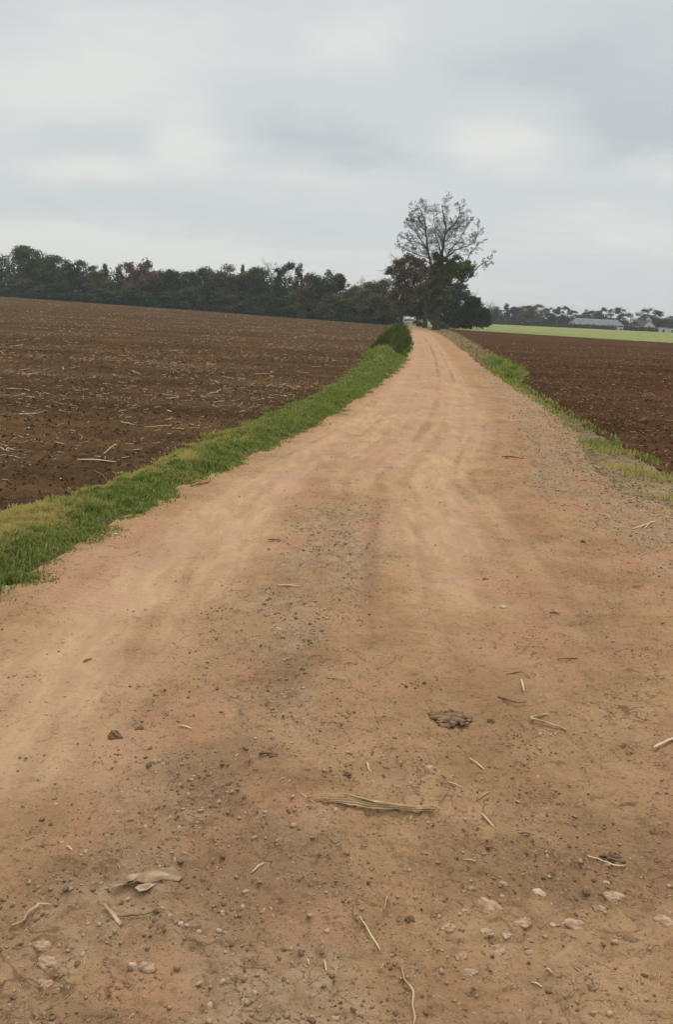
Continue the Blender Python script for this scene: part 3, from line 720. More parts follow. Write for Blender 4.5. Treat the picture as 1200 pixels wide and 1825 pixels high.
for px, top, wpx, D, k, leaf, lab in ((850, 517, 34, 190, 'bare', 'olive', 'small bare tree standing behind the dark hedge'), (876, 531, 26, 215, 'bare', 'olive', 'thin grey tree right of the dark hedge, before the far trees')):
    x, hh, ww = spot(px, top, wpx, D); tree_at('bare_tree', x, D, hh, ww * 1.2, k, 1, leaf, lab, group='bare trees behind the hedge')

# ---- far right treeline, house and long shed
FR = [(886, 545, 26, 'round', 0, 'far grey-green tree just right of the dark hedge'), (905, 541, 22, 'tall', 0, 'pointed grey tree near the left of the far right treeline'),
 (922, 546, 30, 'round', 1, 'low rounded tree, third from the left on the far right'), (944, 543, 30, 'round', 2, 'brown-tinged tree left of the ragged far trees'),
 (962, 542, 28, 'loose', 0, 'warm brown far tree with a lumpy top'), (984, 546, 30, 'loose', 1, 'ragged far tree with sky holes in its crown'),
 (1006, 544, 26, 'loose', 2, 'spiky far tree just left of the long grey roof'), (1024, 553, 24, 'loose', 0, 'small thin tree at the left end of the long grey roof'),
 (1052, 550, 28, 'loose', 1, 'flat-topped tree behind the left half of the grey roof'), (1066, 553, 24, 'round', 3, 'squat tree behind the middle of the grey roof'),
 (1082, 547, 26, 'loose', 2, 'tall tree with an open crown behind the grey roof'), (1108, 548, 30, 'loose', 0, 'rounded tree behind the right end of the grey roof'),
 (1132, 558, 30, 'bare', 0, 'bare twiggy tree between the grey roof and the white house'), (1163, 547, 38, 'loose', 1, 'large dark tree towering over the white house'),
 (1190, 562, 40, 'round', 0, 'dark sloping tree right of the white house'), (1225, 560, 46, 'round', 1, 'tree at the right end of the far treeline')]
for i, (px, top, wpx, k, vi, lab) in enumerate(FR):
    D = 335 + (i % 3) * 4; x, hh, ww = spot(px, top, wpx, D)
    tree_at('far_tree', x, D, hh, ww * 1.35, k, vi, 'brown' if i in (3, 4) else 'haze', lab, group='trees of the far right treeline')
lob = []
for i in range(60):
    px = 876 + i * 6.2; D = 344 + random.uniform(-2, 5); x, _ = ray(px, D)
    lob.append((x, D, float(terrain(x, D)) + random.uniform(1.5, 3.8), 2.6, 2, random.uniform(1.3, 2.6)))
me = leaves('far_wood', lob, 9000, .8, 79, LM['haze'], .3, -.5); tag(link('far_wood', me), 'grey-green far wood behind the long shed and the white house', 'woodland', kind='stuff')
# clipped hedge in front of the house and shed
lob = []
for i in range(170):
    px = 872 + i * 2.25; D = 318; x, _ = ray(px, D); lob.append((x, D, float(terrain(x, D)) + .7, 1.3, .9, .95 + .25 * random.random()))
me = leaves('hedge_foliage', lob, 11000, .5, 80, LM['dark'], .5, -.9)
tag(link('field_hedge', me), 'low dark hedge along the far side of the green meadow', 'hedge')

def box_mesh(name, parts, mat, bev=0.0):
    import bmesh
    bm = bmesh.new()
    for (x0, x1, y0, y1, z0, z1) in parts:
        g = bmesh.ops.create_cube(bm, size=1.0)['verts']
        bmesh.ops.scale(bm, vec=(x1 - x0, y1 - y0, z1 - z0), verts=g)
        bmesh.ops.translate(bm, vec=((x0 + x1) / 2, (y0 + y1) / 2, (z0 + z1) / 2), verts=g)
    if bev: bmesh.ops.bevel(bm, geom=list(bm.edges), offset=bev, segments=2, affect='EDGES', profile=.6)
    me = bpy.data.meshes.new(name); bm.to_mesh(me); bm.free(); me.materials.append(mat); return me
def poly_mesh(name, verts, faces, mat):
    me = bpy.data.meshes.new(name); me.from_pydata([tuple(v) for v in verts], [], faces); me.materials.append(mat); me.update(); return me
M_WHITE = mat_simple('weathered_white_render', (.46, .455, .43), (.60, .59, .56), 1.5, .85, None)
M_SHEET = mat_simple('grey_fibre_cement', (.12, .13, .133), (.19, .20, .205), .6, .7, None)
M_SLATE = mat_simple('dark_roof_tiles', (.035, .036, .038), (.07, .07, .072), 2, .7, None)
M_DOOR = mat_simple('dark_door', (.03, .03, .03), (.05, .05, .05), 2, .5, None)
HD = 326.0
x0, _ = ray(1026, HD); x1, _ = ray(1116, HD); zb = float(terrain((x0 + x1) / 2, HD))
shed = bpy.data.objects.new('long_shed', None); COL.objects.link(shed); shed.location = (x0, HD, zb)
tag(shed, 'long low farm shed with a pale grey sheet roof beyond the green meadow', 'shed')
Ls = x1 - x0
link('wall', box_mesh('shed_wall', [(0.15, Ls - .15, 0.15, 9.85, -.3, 1.35)], M_SHEET), shed)
link('roof', poly_mesh('shed_roof', [(-.3, -.4, 1.3), (Ls + .3, -.4, 1.3), (Ls - 1.2, 5, 3.7), (1.6, 5, 3.7), (-.3, 10.4, 1.3), (Ls + .3, 10.4, 1.3),
     (-.3, -.4, 1.45), (Ls + .3, -.4, 1.45), (Ls - 1.2, 5, 3.85), (1.6, 5, 3.85), (-.3, 10.4, 1.45), (Ls + .3, 10.4, 1.45)],
     [(6, 7, 8, 9), (11, 10, 9, 8), (10, 6, 9), (7, 11, 8), (3, 2, 1, 0), (2, 3, 4, 5), (3, 0, 4), (2, 5, 1), (0, 1, 7, 6), (5, 4, 10, 11), (4, 0, 6, 10), (1, 5, 11, 7)], M_SHEET), shed)
for k in range(4): link('door', box_mesh('shed_door', [(2.2 + k * 5, 3.6 + k * 5, .02, .147, -.2, 1.2)], M_DOOR), shed)
def house(px, D, wid, hw, hr, deep, label, rot=0.0):
    x, _ = ray(px, D); z = float(terrain(x, D))
    e = bpy.data.objects.new('white_house', None); COL.objects.link(e); e.location = (x, D, z); e.rotation_euler = (0, 0, rot)
    a = wid / 2
    link('wall', poly_mesh('house_wall', [(-a, 0, -.3), (a, 0, -.3), (a, 0, hw), (0, 0, hr), (-a, 0, hw), (-a, deep, -.3), (a, deep, -.3), (a, deep, hw), (0, deep, hr), (-a, deep, hw)],
         [(0, 1, 2, 3, 4), (6, 5, 9, 8, 7), (1, 6, 7, 2), (5, 0, 4, 9), (0, 5, 6, 1), (2, 7, 8, 3), (3, 8, 9, 4)], M_WHITE), e)
    o = .15; s = (hr - hw) / a; t = .22; ov = .12
    vs = []
    for yy_ in (ov * -1, deep + ov):
        for zz in (.03, .03 + t): vs += [(-a - o, yy_, hw - o * s + zz), (0, yy_, hr + zz), (a + o, yy_, hw - o * s + zz)]
    link('roof', poly_mesh('house_roof', vs, [(3, 4, 10, 9), (4, 5, 11, 10), (0, 6, 7, 1), (1, 7, 8, 2), (0, 1, 4, 3), (1, 2, 5, 4), (6, 9, 10, 7), (7, 10, 11, 8), (0, 3, 9, 6), (2, 8, 11, 5)], M_SLATE), e)
    f = link('window', box_mesh('house_window', [(-.45, .45, -.04, .02, 1.0, 2.0)], M_DOOR), e)
    link('chimney', box_mesh('house_chimney', [(-.35, .35, deep * .6, deep * .6 + .7, hr - .5, hr + .9)], M_SLATE), e)
    return tag(e, label, 'house', 'white gabled houses')
house(1161, 324, 4.6, 1.9, 4.0, 9, 'white house whose larger lower gable faces the meadow at the far right')
house(1158, 333.5, 2.8, 4.2, 5.7, 8, 'taller house behind, showing only a small white gable above the lower one')
def outb(px, D, w_, h_, label):
    x, _ = ray(px, D); e = bpy.data.objects.new('outbuilding', None); COL.objects.link(e); e.location = (x, D, float(terrain(x, D)))
    link('wall', box_mesh('outbuilding_wall', [(-w_ / 2, w_ / 2, 0, 3, -.2, h_)], M_WHITE), e)
    link('roof', box_mesh('outbuilding_roof', [(-w_ / 2 - .15, w_ / 2 + .15, -.15, 3.15, h_ + .003, h_ + .16)], M_SHEET), e)
    link('door', box_mesh('outbuilding_door', [(-.4, .4, -.04, -.003, -.1, h_ - .5)], M_DOOR), e)
    tag(e, label, 'outbuilding', 'small pale outbuildings beyond the meadow')
outb(1111, 314, 1.4, 1.2, 'tiny pale hut at the hedge before the right end of the grey shed')
outb(1176, 322, 2.2, 1.6, 'pale lean-to attached just right of the white gable')
outb(1188, 315, 2.2, 1.7, 'white garage standing in front of the hedge at the right of the white house')
outb(1204, 316, 4.6, 1.5, 'low white building cut by the right side of the view')
# pale blocks and post at the tunnel mouth
M_CONC = mat_simple('pale_concrete', (.46, .43, .37), (.60, .57, .50), 4, .9, None)
for px, sz, lab in ((717.5, .85, 'left one of two pale concrete blocks at the mouth of the tree tunnel'), (731.5, .95, 'right one of two pale concrete blocks at the mouth of the tree tunnel')):
    D = 168; x, _ = ray(px, D); o = link('concrete_block', box_mesh('concrete_block', [(-sz / 2, sz / 2, -.35, .35, -.1, .85)], M_CONC, .09), None, (x, D, float(terrain(x, D))))
    o.rotation_euler = (0, 0, .2); tag(o, lab, 'concrete block', 'pale blocks across the far track')
D = 176; x, _ = ray(722, D); wp = Wood(); wp.tube([(0, 0, -.2), (0, 0, 1.9), (0, 0, 1.97), (0, 0, 2.0)], [.16, .16, .13, .02], 12)
tag(link('marker_post', wp.mesh('marker_post', M_WHITE), None, (x, D, float(terrain(x, D)))), 'white post standing between and behind the two pale blocks', 'post')

# tall weeds on the left bank
M_WEED = mat_simple('dark_weed_leaves', (.040, .056, .012), (.135, .165, .042), 1.2, .85, 'rnd', trans=.2)
for i, (yy_, off, sx, sy, hh, n) in enumerate([(30, .20, .5, 1.5, .28, 1800), (34, .35, .62, 2.0, .45, 3400), (38.5, .35, .66, 2.4, .68, 4200), (43, .28, .68, 2.5, .90, 4400), (48, .18, .62, 2.8, 1.05, 4200), (54, .08, .58, 3, 1.15, 3800), (61, .02, .55, 3.5, 1.15, 3200), (70, .0, .5, 4, 1.05, 2600)]):
    cx = float(Lc(yy_)) - .35 - off - .25
    labs = ['low bright front clump of the tall weeds on the left bank', 'second clump of tall weeds from the front, swelling up on the left bank', 'broad dark clump of tall weeds leaning over the field edge',
            'rounded dark green clump where the left weeds stand highest', 'tall weed clump just behind the highest part of the left bank', 'dark weed clump overhanging the narrowing track', 'farther weed clump where the track begins to bend', 'farthest small weed clump of the left bank']
    tussock('tall_weeds', cx, float(yy_), sx, sy, n, hh, 300 + i, labs[i], 'weeds', .0 if i > 1 else .1, 'tall weed clumps on the left bank', .05, M_GRASS if i < 2 else M_WEED)
for i, (xx, yy_, sx, sy, hh, n, lab) in enumerate([(5.0, 25.2, .32, .9, .42, 1100, 'nearest green tussock on the right verge'), (5.35, 27.5, .45, 1.3, .55, 1600, 'largest grass tussock on the right verge, leaning over the ploughed soil'),
        (5.6, 30.5, .45, 1.5, .5, 1300, 'yellowing tussock behind the largest one on the right verge'), (6.2, 35, .4, 1.6, .4, 900, 'small far tussock on the right verge')]):
    tussock('grass_tussock', xx, yy_, sx, sy, n, hh * .8, 340 + i, lab, 'grass tussock', .25, 'tussocks on the right verge', .035)

# ------------------------------------------------------------------ things lying on the track
def gp(px, py):
    d = pdir(px, py); t = -H / d[2]; return float(d[0] * t), float(d[1] * t)
M_STRAW = mat_simple('pale_straw', (.44, .32, .19), (.62, .49, .31), 60, .7)
M_DSTRAW = mat_simple('brown_dry_stalk', (.28, .185, .10), (.52, .37, .21), 50, .8)
M_TWIG = mat_simple('dark_twig', (.085, .052, .032), (.16, .105, .065), 60, .85)
M_LEAFD = mat_simple('crumpled_dead_leaf', (.24, .155, .090), (.42, .30, .19), 60, .9)
M_CLOD = mat_simple('damp_clod', (.110, .062, .034), (.235, .145, .084), 45, .95)
M_STONE = mat_simple('pinkish_field_stone', (.25, .155, .095), (.45, .30, .195), 38, .9)
M_PALES = mat_simple('pale_flint', (.34, .24, .155), (.55, .42, .29), 30, .8)
M_GRAV = mat_simple('gravel', (.150, .092, .055), (.44, .305, .195), 60, .9)

def flat_tube(pts, wid, thick, k=6):
    """pts (m,3); wid, thick arrays: a flattened tube, its broad side up"""
    pts = np.asarray(pts, float); m = len(pts); tg = np.gradient(pts, axis=0); tg /= np.linalg.norm(tg, axis=1)[:, None] + 1e-9
    side = np.cross(tg, [0, 0, 1.0]); side /= np.linalg.norm(side, axis=1)[:, None] + 1e-9; up = np.cross(side, tg)
    th = np.arange(k) * 2 * math.pi / k
    ring = pts[:, None, :] + (side[:, None, :] * np.cos(th)[None, :, None] * np.asarray(wid)[:, None, None] + up[:, None, :] * np.sin(th)[None, :, None] * np.asarray(thick)[:, None, None]) / 2
    V = ring.reshape(-1, 3)
    i = np.arange(m - 1)[:, None] * k + np.arange(k)[None, :]; j = np.arange(m - 1)[:, None] * k + (np.arange(k)[None, :] + 1) % k
    fl = np.stack([i, j, j + k, i + k], -1).reshape(-1, 4)
    flat = np.concatenate([fl.ravel(), np.arange(k)[::-1], (m - 1) * k + np.arange(k)]); sz = np.concatenate([np.full(len(fl), 4), [k, k]])
    return V, flat, sz
def path_on_ground(pxs, lift, n=7, wig=.0, arch=0.0, seed=0):
    P = np.array([gp(*p) for p in pxs]); d = np.concatenate([[0], np.cumsum(np.linalg.norm(np.diff(P, axis=0), axis=1))]); s = np.linspace(0, d[-1], n)
    x = np.interp(s, d, P[:, 0]); y = np.interp(s, d, P[:, 1]); r = np.random.default_rng(seed)
    if wig: x = x + r.normal(0, wig, n); y = y + r.normal(0, wig, n)
    z = ground_z(x, y); z = np.convolve(np.pad(z, 2, mode='edge'), np.ones(5) / 5, 'valid') * .5 + z.max() * .5
    return np.stack([x, y, z + lift + arch * np.sin(math.pi * s / d[-1])], 1)
def stalk(name, pxs, wid, mat, label, cat, group=None, n=7, thick=None, wig=.001, arch=.004, taper=(.8, 1, .6), strands=1, seed=0):
    Vs = []; Fs = []; Ss = []; off = 0; base = None
    for q in range(strands):
        r = np.random.default_rng(seed * 10 + q)
        P = path_on_ground(pxs, wid * .30 + q * wid * .2, n, wig, arch + q * .003, seed * 10 + q)
        if strands > 1: P = P + np.outer(np.sin(np.linspace(0, 3 + q, n)), [0, wid * .8 * (q - (strands - 1) / 2), wid * .2])
        if base is None: base = P.mean(0).copy(); base[2] = P[:, 2].min() - wid * .3
        wv = wid * np.interp(np.linspace(0, 1, n), [0, .5, 1], taper) * (1 + .12 * r.normal(0, 1, n))
        V, f, s = flat_tube(P - base, wv, np.minimum(thick or wid * .55, wid) * np.interp(np.linspace(0, 1, n), [0, .5, 1], taper))
        Vs.append(V); Fs.append(f + off); Ss.append(s); off += len(V)
    V = np.concatenate(Vs); me = mesh_np(name, V, np.concatenate(Fs), mat, dict(rnd=np.clip(.5 + .3 * np.sin(V[:, 0] * 90) + .35 * np.sin(np.arange(len(V)) * 2.1), 0, 1)), sizes=np.concatenate(Ss))
    return tag(link(name, me, None, base), label, cat, group)

stalk('dried_corn_leaf', [(546, 1428), (575, 1432), (620, 1436), (660, 1442), (700, 1443), (740, 1447), (776, 1446)], .010, M_DSTRAW, 'long tan corn leaf sheaf lying crosswise in the middle of the near track', 'dead leaf', n=16, strands=5, thick=.0022, wig=.0022, taper=(.3, 1, .6), seed=3)
stalk('straw', [(536, 1416), (562, 1436)], .004, M_STRAW, 'short straw splinter sticking out at the left end of the long corn leaf', 'straw')
stalk('straw', [(495, 1046), (534, 1047)], .014, M_STRAW, 'straight pale straw just below the patch of pebbles in mid track', 'straw')
stalk('straw', [(583, 1212), (628, 1217)], .006, M_DSTRAW, 'thin brownish straw lying flat left of the dark dung patch', 'straw')
stalk('straw', [(318, 1296), (341, 1300)], .010, M_STRAW, 'short pale straw in the dark soil at the left of the track', 'straw')
stalk('straw', [(838, 1343), (864, 1365)], .008, M_STRAW, 'pale straw with a dark tip below the dung patch', 'straw')
stalk('straw', [(798, 1387), (825, 1397)], .006, M_STRAW, 'thin straw right above the end of the long corn leaf', 'straw')
stalk('straw', [(851, 1419), (872, 1404)], .006, M_DSTRAW, 'short straw slanting up, between two downward slanting ones', 'straw')
stalk('straw', [(860, 1443), (882, 1465)], .008, M_STRAW, 'thick short pale straw right of the end of the long corn leaf', 'straw')
stalk('straw', [(1164, 1337), (1215, 1318)], .015, M_STRAW, 'thick pale corn stalk entering at the right edge of the view', 'straw', n=9)
stalk('straw', [(827, 1531), (848, 1532)], .005, M_STRAW, 'small flat straw above the cluster of pink stones', 'straw')
stalk('straw', [(1049, 1520), (1075, 1530), (1098, 1539), (1118, 1536)], .007, M_STRAW, 'pale curved straw bent around a dark leaf at the lower right', 'straw', n=9)
stalk('straw', [(641, 1633), (658, 1660), (678, 1691)], .0055, M_STRAW, 'long thin straight straw pointing down at the bottom centre', 'straw', n=8)
stalk('straw', [(448, 1560), (469, 1541)], .006, M_STRAW, 'pale straw slanting up left of the bottom centre', 'straw')
stalk('straw', [(186, 1612), (200, 1632), (215, 1650)], .013, M_DSTRAW, 'thick grey-tan stalk piece below the crumpled leaf', 'straw', taper=(.7, 1, 1))
stalk('straw', [(930, 1211), (935, 1228)], .012, M_STRAW, 'short upright-slanting straw above the bent twig', 'straw')
stalk('straw', [(717, 1718), (720, 1742), (735, 1762), (738, 1790), (743, 1830)], .0065, M_DSTRAW, 'long bent brown stalk at the bottom edge of the view', 'straw', n=14, wig=.002)
stalk('straw', [(950, 1733), (969, 1741)], .006, M_STRAW, 'pale straw bit right of the two round pink stones', 'straw')
stalk('straw', [(975, 1720), (985, 1726)], .006, M_STRAW, 'tiny straw bit beside a slightly longer one at the lower right', 'straw')
stalk('straw', [(655, 1357), (658, 1371)], .008, M_STRAW, 'tiny pale straw bit above the long corn leaf', 'straw')
stalk('straw', [(684, 1626), (690, 1604)], .004, M_DSTRAW, 'fine brown straw fibre right above the long thin straight straw', 'straw')
stalk('straw', [(578, 1714), (582, 1733)], .005, M_STRAW, 'small pale straw pointing down at the bottom centre left', 'straw')
stalk('straw', [(548, 1712), (551, 1722)], .005, M_STRAW, 'tiny pale straw left of the slightly longer one at the bottom', 'straw')
stalk('straw', [(1128, 946), (1148, 938), (1168, 930)], .014, M_STRAW, 'long pale stalk lying on the stony right shoulder', 'straw')
stalk('straw', [(1150, 943), (1162, 930)], .012, M_STRAW, 'short stalk crossing behind the long one on the right shoulder', 'straw')
stalk('straw', [(138, 824), (175, 826), (205, 829)], .030, M_STRAW, 'long pale corn stalk lying in the left field nearest the grass', 'corn stalk')
stalk('straw', [(118, 1503), (128, 1512)], .007, M_STRAW, 'small pale straw at the left edge of the near track', 'straw')
stalk('twig', [(1011, 1297), (985, 1290), (947, 1279), (949, 1276), (978, 1269)], .013, M_DSTRAW, 'brown twig snapped into a sharp V in the right half of the track', 'twig', n=40, wig=.0, arch=.010)
stalk('twig', [(20, 1646), (42, 1640), (50, 1628), (62, 1620), (76, 1612), (97, 1613)], .009, M_DSTRAW, 'crooked pale stem curling across the lower left corner', 'twig', n=13, wig=.003, arch=.01)
stalk('twig', [(888, 1240), (905, 1246), (922, 1250), (940, 1247)], .009, M_TWIG, 'curved dark bark strip above the V-shaped twig', 'twig', n=9, wig=.002)
stalk('twig', [(903, 1200), (930, 1196), (945, 1203)], .006, M_TWIG, 'thin arched twig behind the curved bark strip', 'twig', n=8)
stalk('twig', [(462, 1349), (495, 1350)], .012, M_TWIG, 'short dark stick lying flat in the left half of the track', 'twig')
stalk('twig', [(868, 1503), (888, 1507)], .007, M_TWIG, 'short brown twig above the flat straw and pink stones', 'twig')
stalk('twig', [(928, 1480), (946, 1479)], .008, M_TWIG, 'small dark stick right of the slanting straws', 'twig')
stalk('twig', [(995, 1175), (1030, 1174)], .008, M_TWIG, 'slender dark twig farther back on the right of the track', 'twig')
stalk('twig', [(895, 818), (915, 820), (932, 822)], .018, M_TWIG, 'dark leafy twig far up the right wheel track', 'twig', strands=2)
stalk('twig', [(980, 1098), (997, 1099)], .013, M_TWIG, 'stubby dark chip right of the sandy strip', 'twig')
stalk('twig', [(478, 966), (500, 968)], .014, M_TWIG, 'dark red-brown bark chip above the patch of pebbles', 'twig')
stalk('twig', [(148, 1175), (162, 1170)], .010, M_TWIG, 'small curved dark stick alone in the pale sand at the left', 'twig')
stalk('twig', [(340, 868), (372, 860)], .018, M_TWIG, 'dark stick lying at the foot of the left grass edge', 'twig')
stalk('twig', [(200, 1632), (225, 1636), (250, 1634), (292, 1627)], .006, M_TWIG, 'long wavy root fibre below the crumpled leaf', 'twig', n=14, wig=.003)

def leaf_sheet(name, outline, mat, curl, label, cat, lift=.006, seed=0):
    """a crumpled dead leaf: outline in photo pixels, closed; a thin shell with curled relief"""
    P = np.array([gp(*p) for p in outline]); c = P.mean(0); V = []; nr = 6; n = len(P)
    for i in range(nr + 1):
        f = i / nr; R_ = c + (P - c) * f
        zz = ground_z(R_[:, 0], R_[:, 1]); zz = zz * .3 + zz.max() * .7 + lift + curl * gn(R_[:, 0] * 45, R_[:, 1] * 45, seed) + curl * .8 * f ** 2 * gn(R_[:, 0] * 14 + 5, R_[:, 1] * 14, seed + 1)
        V += [(R_[j, 0], R_[j, 1], zz[j]) for j in range(n)]
    V = np.array(V); base = V.mean(0); base[2] = V[:, 2].min()
    T = V.copy(); T[:, 2] -= .0018; VV = np.concatenate([V, T]) - base; m = len(V); F_ = []
    for i in range(nr):
        for j in range(n):
            a, b = i * n + j, i * n + (j + 1) % n
            F_.append((a, a + n, b + n, b)); F_.append((m + b, m + b + n, m + a + n, m + a))
    for j in range(n): a, b = nr * n + j, nr * n + (j + 1) % n; F_.append((a, m + a, m + b, b))
    me = mesh_np(name, VV, np.array(F_), mat, dict(rnd=np.clip(.5 + gn(VV[:, 0] * 40, VV[:, 1] * 40, seed), 0, 1)))
    return tag(link(name, me, None, base), label, cat)
leaf_sheet('dead_leaf', [(188, 1583), (215, 1577), (236, 1566), (258, 1562), (285, 1556), (308, 1556), (330, 1568), (318, 1574), (290, 1577), (262, 1580), (245, 1579), (228, 1580), (206, 1586)], M_LEAFD, .010, 'crumpled tan dead leaf lying at the lower left of the track', 'dead leaf', .007, 4)
leaf_sheet('dead_leaf', [(240, 1588), (248, 1581), (268, 1580), (276, 1583), (262, 1589), (248, 1595)], M_PALES, .004, 'small pale curled leaf tip poking out under the crumpled leaf', 'dead leaf', .004, 6)

# clods, stones
def ico(sub=1):
    import bmesh
    bm = bmesh.new(); bmesh.ops.create_icosphere(bm, subdivisions=sub, radius=1.0)
    v = np.array([q.co[:] for q in bm.verts]); f = np.array([[q.index for q in ff.verts] for ff in bm.faces]); bm.free(); return v, f
I1 = ico(2); I3 = ico(4)
def lump(name, px, py, wpx, mat, label, cat, flat=.45, asp=.75, seed=0, group=None, rough=.28, sink=.25):
    x, y = gp(px, py); x1, y1 = gp(px + wpx, py); r = math.hypot(x1 - x, y1 - y) / 2
    v, f = I3; rr = np.random.default_rng(seed); o = rr.uniform(0, 50, 3)
    n = 1 + rough * fbm(v[:, 0] * 1.1 + o[0] + v[:, 2] * .7, v[:, 1] * 1.1 + o[1] - v[:, 2] * .6, 1.0, 4, seed, .55)
    V = v * n[:, None] * np.array([r, r * asp, r * flat])
    an = rr.uniform(-.5, .5); V = np.stack([V[:, 0] * math.cos(an) - V[:, 1] * math.sin(an), V[:, 0] * math.sin(an) + V[:, 1] * math.cos(an), V[:, 2]], 1)
    z = float(ground_z(x, y)[0]); h = r * flat
    me = mesh_np(name, V, f, mat, dict(rnd=np.clip(.5 + .8 * fbm(v[:, 0] + o[2], v[:, 1] + v[:, 2], 1.3, 3, seed), 0, 1)))
    return tag(link(name, me, None, (x, y, z + h * (1 - 2 * sink) * .6)), label, cat, group)
def crumble(name, px, py, wpx, hpx, n, mat, label, cat, seed):
    """a flattened heap of crumbs pressed together, one mesh"""
    cx, cy = gp(px, py); x1, _ = gp(px + wpx / 2, py); _, y1 = gp(px, py - hpx / 2); ra, rb = abs(x1 - cx), abs(y1 - cy)
    rr = np.random.default_rng(seed); v, f = I1; Vs = []; Rn = []
    for q in range(n):
        an = rr.uniform(0, 6.28); rd = rr.random() ** .6; X_, Y_ = math.cos(an) * ra * rd, math.sin(an) * rb * rd
        s_ = ra * rr.uniform(.08, .24) * (1.15 - .5 * rd); nn = 1 + .45 * fbm(v[:, 0] * 1.4 + q, v[:, 1] * 1.4 + v[:, 2], 1, 3, seed + q)
        V = v * nn[:, None] * np.array([s_ * rr.uniform(1, 2.2), s_, s_ * .5]); a2 = rr.uniform(-.7, .7)
        V = np.stack([V[:, 0] * math.cos(a2) - V[:, 1] * math.sin(a2) + X_, V[:, 0] * math.sin(a2) + V[:, 1] * math.cos(a2) + Y_, V[:, 2] + s_ * .2 + .006 * (1 - rd)], 1)
        Vs.append(V); Rn.append(np.full(len(v), rr.random()))
    F_ = (f[None] + (np.arange(n) * len(v))[:, None, None]).reshape(-1, 3)
    me = mesh_np(name, np.concatenate(Vs), F_, mat, dict(rnd=np.concatenate(Rn)))
    return tag(link(name, me, None, (cx, cy, float(ground_z(cx, cy)[0]))), label, cat)
crumble('dead_leaf', 1094, 1525, 42, 20, 34, M_TWIG, 'dark shrivelled leaf lying on the curved straw at the lower right', 'dead leaf', 37)
crumble('dung_clod', 804, 1277, 70, 30, 90, M_CLOD, 'wide flattened dark clod in the middle of the track', 'clod', 31)
CL = [(876, 1277, 14, 'small dark clod between the wide clod and the V-shaped twig'), (866, 1031, 11, 'single dark clod on the sandy middle strip'), (730, 1642, 16, 'round dark clod right of the long thin straight straw'),
      (659, 1576, 11, 'small dark clod above the long thin straight straw'), (74, 1455, 10, 'small dark clod alone on the sand at the left edge'), (248, 1297, 14, 'dark clod at the left where the sand turns brown'),
      (205, 1308, 24, 'crumbly brown clod left of a darker one'), (1047, 1583, 14, 'small brown clod between the shrivelled leaf and the pink stones'), (620, 1380, 14, 'brown clod above the long corn leaf'),
      (1040, 968, 9, 'dark clod at the edge of the stony right shoulder')]
for i, (px, py, wp_, lab) in enumerate(CL): lump('clod', px, py, wp_, M_CLOD, lab, 'clod', .6, .8, 40 + i, 'dark clods on the track', .5)
ST = [(823, 1700, 24, M_STONE, 'upper one of two round pinkish stones at the lower right'), (837, 1728, 27, M_STONE, 'lower one of two round pinkish stones at the lower right'),
      (872, 1610, 46, M_STONE, 'largest flat pinkish stone plate at the top of the stone cluster'), (932, 1632, 38, M_STONE, 'flat oval stone to the right of the largest stone plate'),
      (888, 1679, 34, M_STONE, 'block-like stone with a dark gap under its front edge'), (868, 1656, 26, M_STONE, 'rounded stone just behind the block-like stone'), (800, 1655, 28, M_STONE, 'pale irregular stone at the left of the cluster'),
      (829, 1625, 18, M_STONE, 'small stone left below the largest stone plate'), (905, 1657, 16, M_PALES, 'small pale stone right behind the block-like stone'), (963, 1579, 24, M_PALES, 'smooth pale oval stone alone above the cluster'),
      (952, 1683, 22, M_STONE, 'elongated brown stone with a dark shadow right of the cluster'), (948, 1658, 13, M_STONE, 'pebble between the oval stone and the elongated stone'), (988, 1636, 12, M_PALES, 'little pale pebble right of the flat oval stone'),
      (1096, 1592, 34, M_STONE, 'ragged stone below the shrivelled leaf at the right'), (1075, 1606, 24, M_STONE, 'crumbly stone left below the ragged one'), (1188, 1628, 44, M_STONE, 'broad pale stone at the right edge of the view'),
      (1084, 1562, 12, M_PALES, 'pale pebble just below the curved straw'), (1025, 1634, 40, M_STONE, 'low flat slab half buried left of the broad edge stone'), (842, 1578, 14, M_STONE, 'small buried stone above the largest stone plate'),
      (900, 1566, 16, M_STONE, 'faint buried stone below the flat straw'), (75, 1684, 30, M_STONE, 'oval pale stone in the lower left corner'), (82, 1717, 36, M_STONE, 'long pale stone below the oval one in the lower left corner'),
      (80, 1755, 28, M_STONE, 'lumpy stone below the long pale one in the lower left corner'), (263, 1732, 30, M_STONE, 'buried flat stone left of the bottom centre'), (236, 1727, 14, M_PALES, 'pale pebble touching the left of the buried flat stone'),
      (455, 1770, 30, M_STONE, 'reddish lumpy stone near the bottom edge left of centre'), (440, 1790, 18, M_STONE, 'smaller lumpy stone beside the reddish one at the bottom edge'), (765, 1364, 15, M_PALES, 'small pale stone below the wide clod'),
      (897, 1081, 18, M_PALES, 'pale stone on the sandy strip in mid track'), (497, 1126, 16, M_PALES, 'pale stone below the straight straw in mid track'), (108, 1495, 13, M_STONE, 'small stone beside the small straw at the left'),
      (278, 1357, 20, M_STONE, 'pinkish stone in the brown soil at the left'), (322, 1650, 12, M_PALES, 'small pale stone right of the thick stalk piece'), (340, 1643, 12, M_CLOD, 'small dark stone next to a pale one right of the thick stalk piece'),
      (12, 1048, 20, M_PALES, 'pale green-white stone half hidden in the grass at the left edge'), (205, 955, 13, M_PALES, 'whitish pebble at the foot of the left grass strip')]
for i, (px, py, wp_, mt, lab) in enumerate(ST):
    lump('stone', px, py, wp_, mt, lab, 'stone', .34 if wp_ > 20 else .5, .72, 70 + i, 'larger stones in the track', .38, .62)

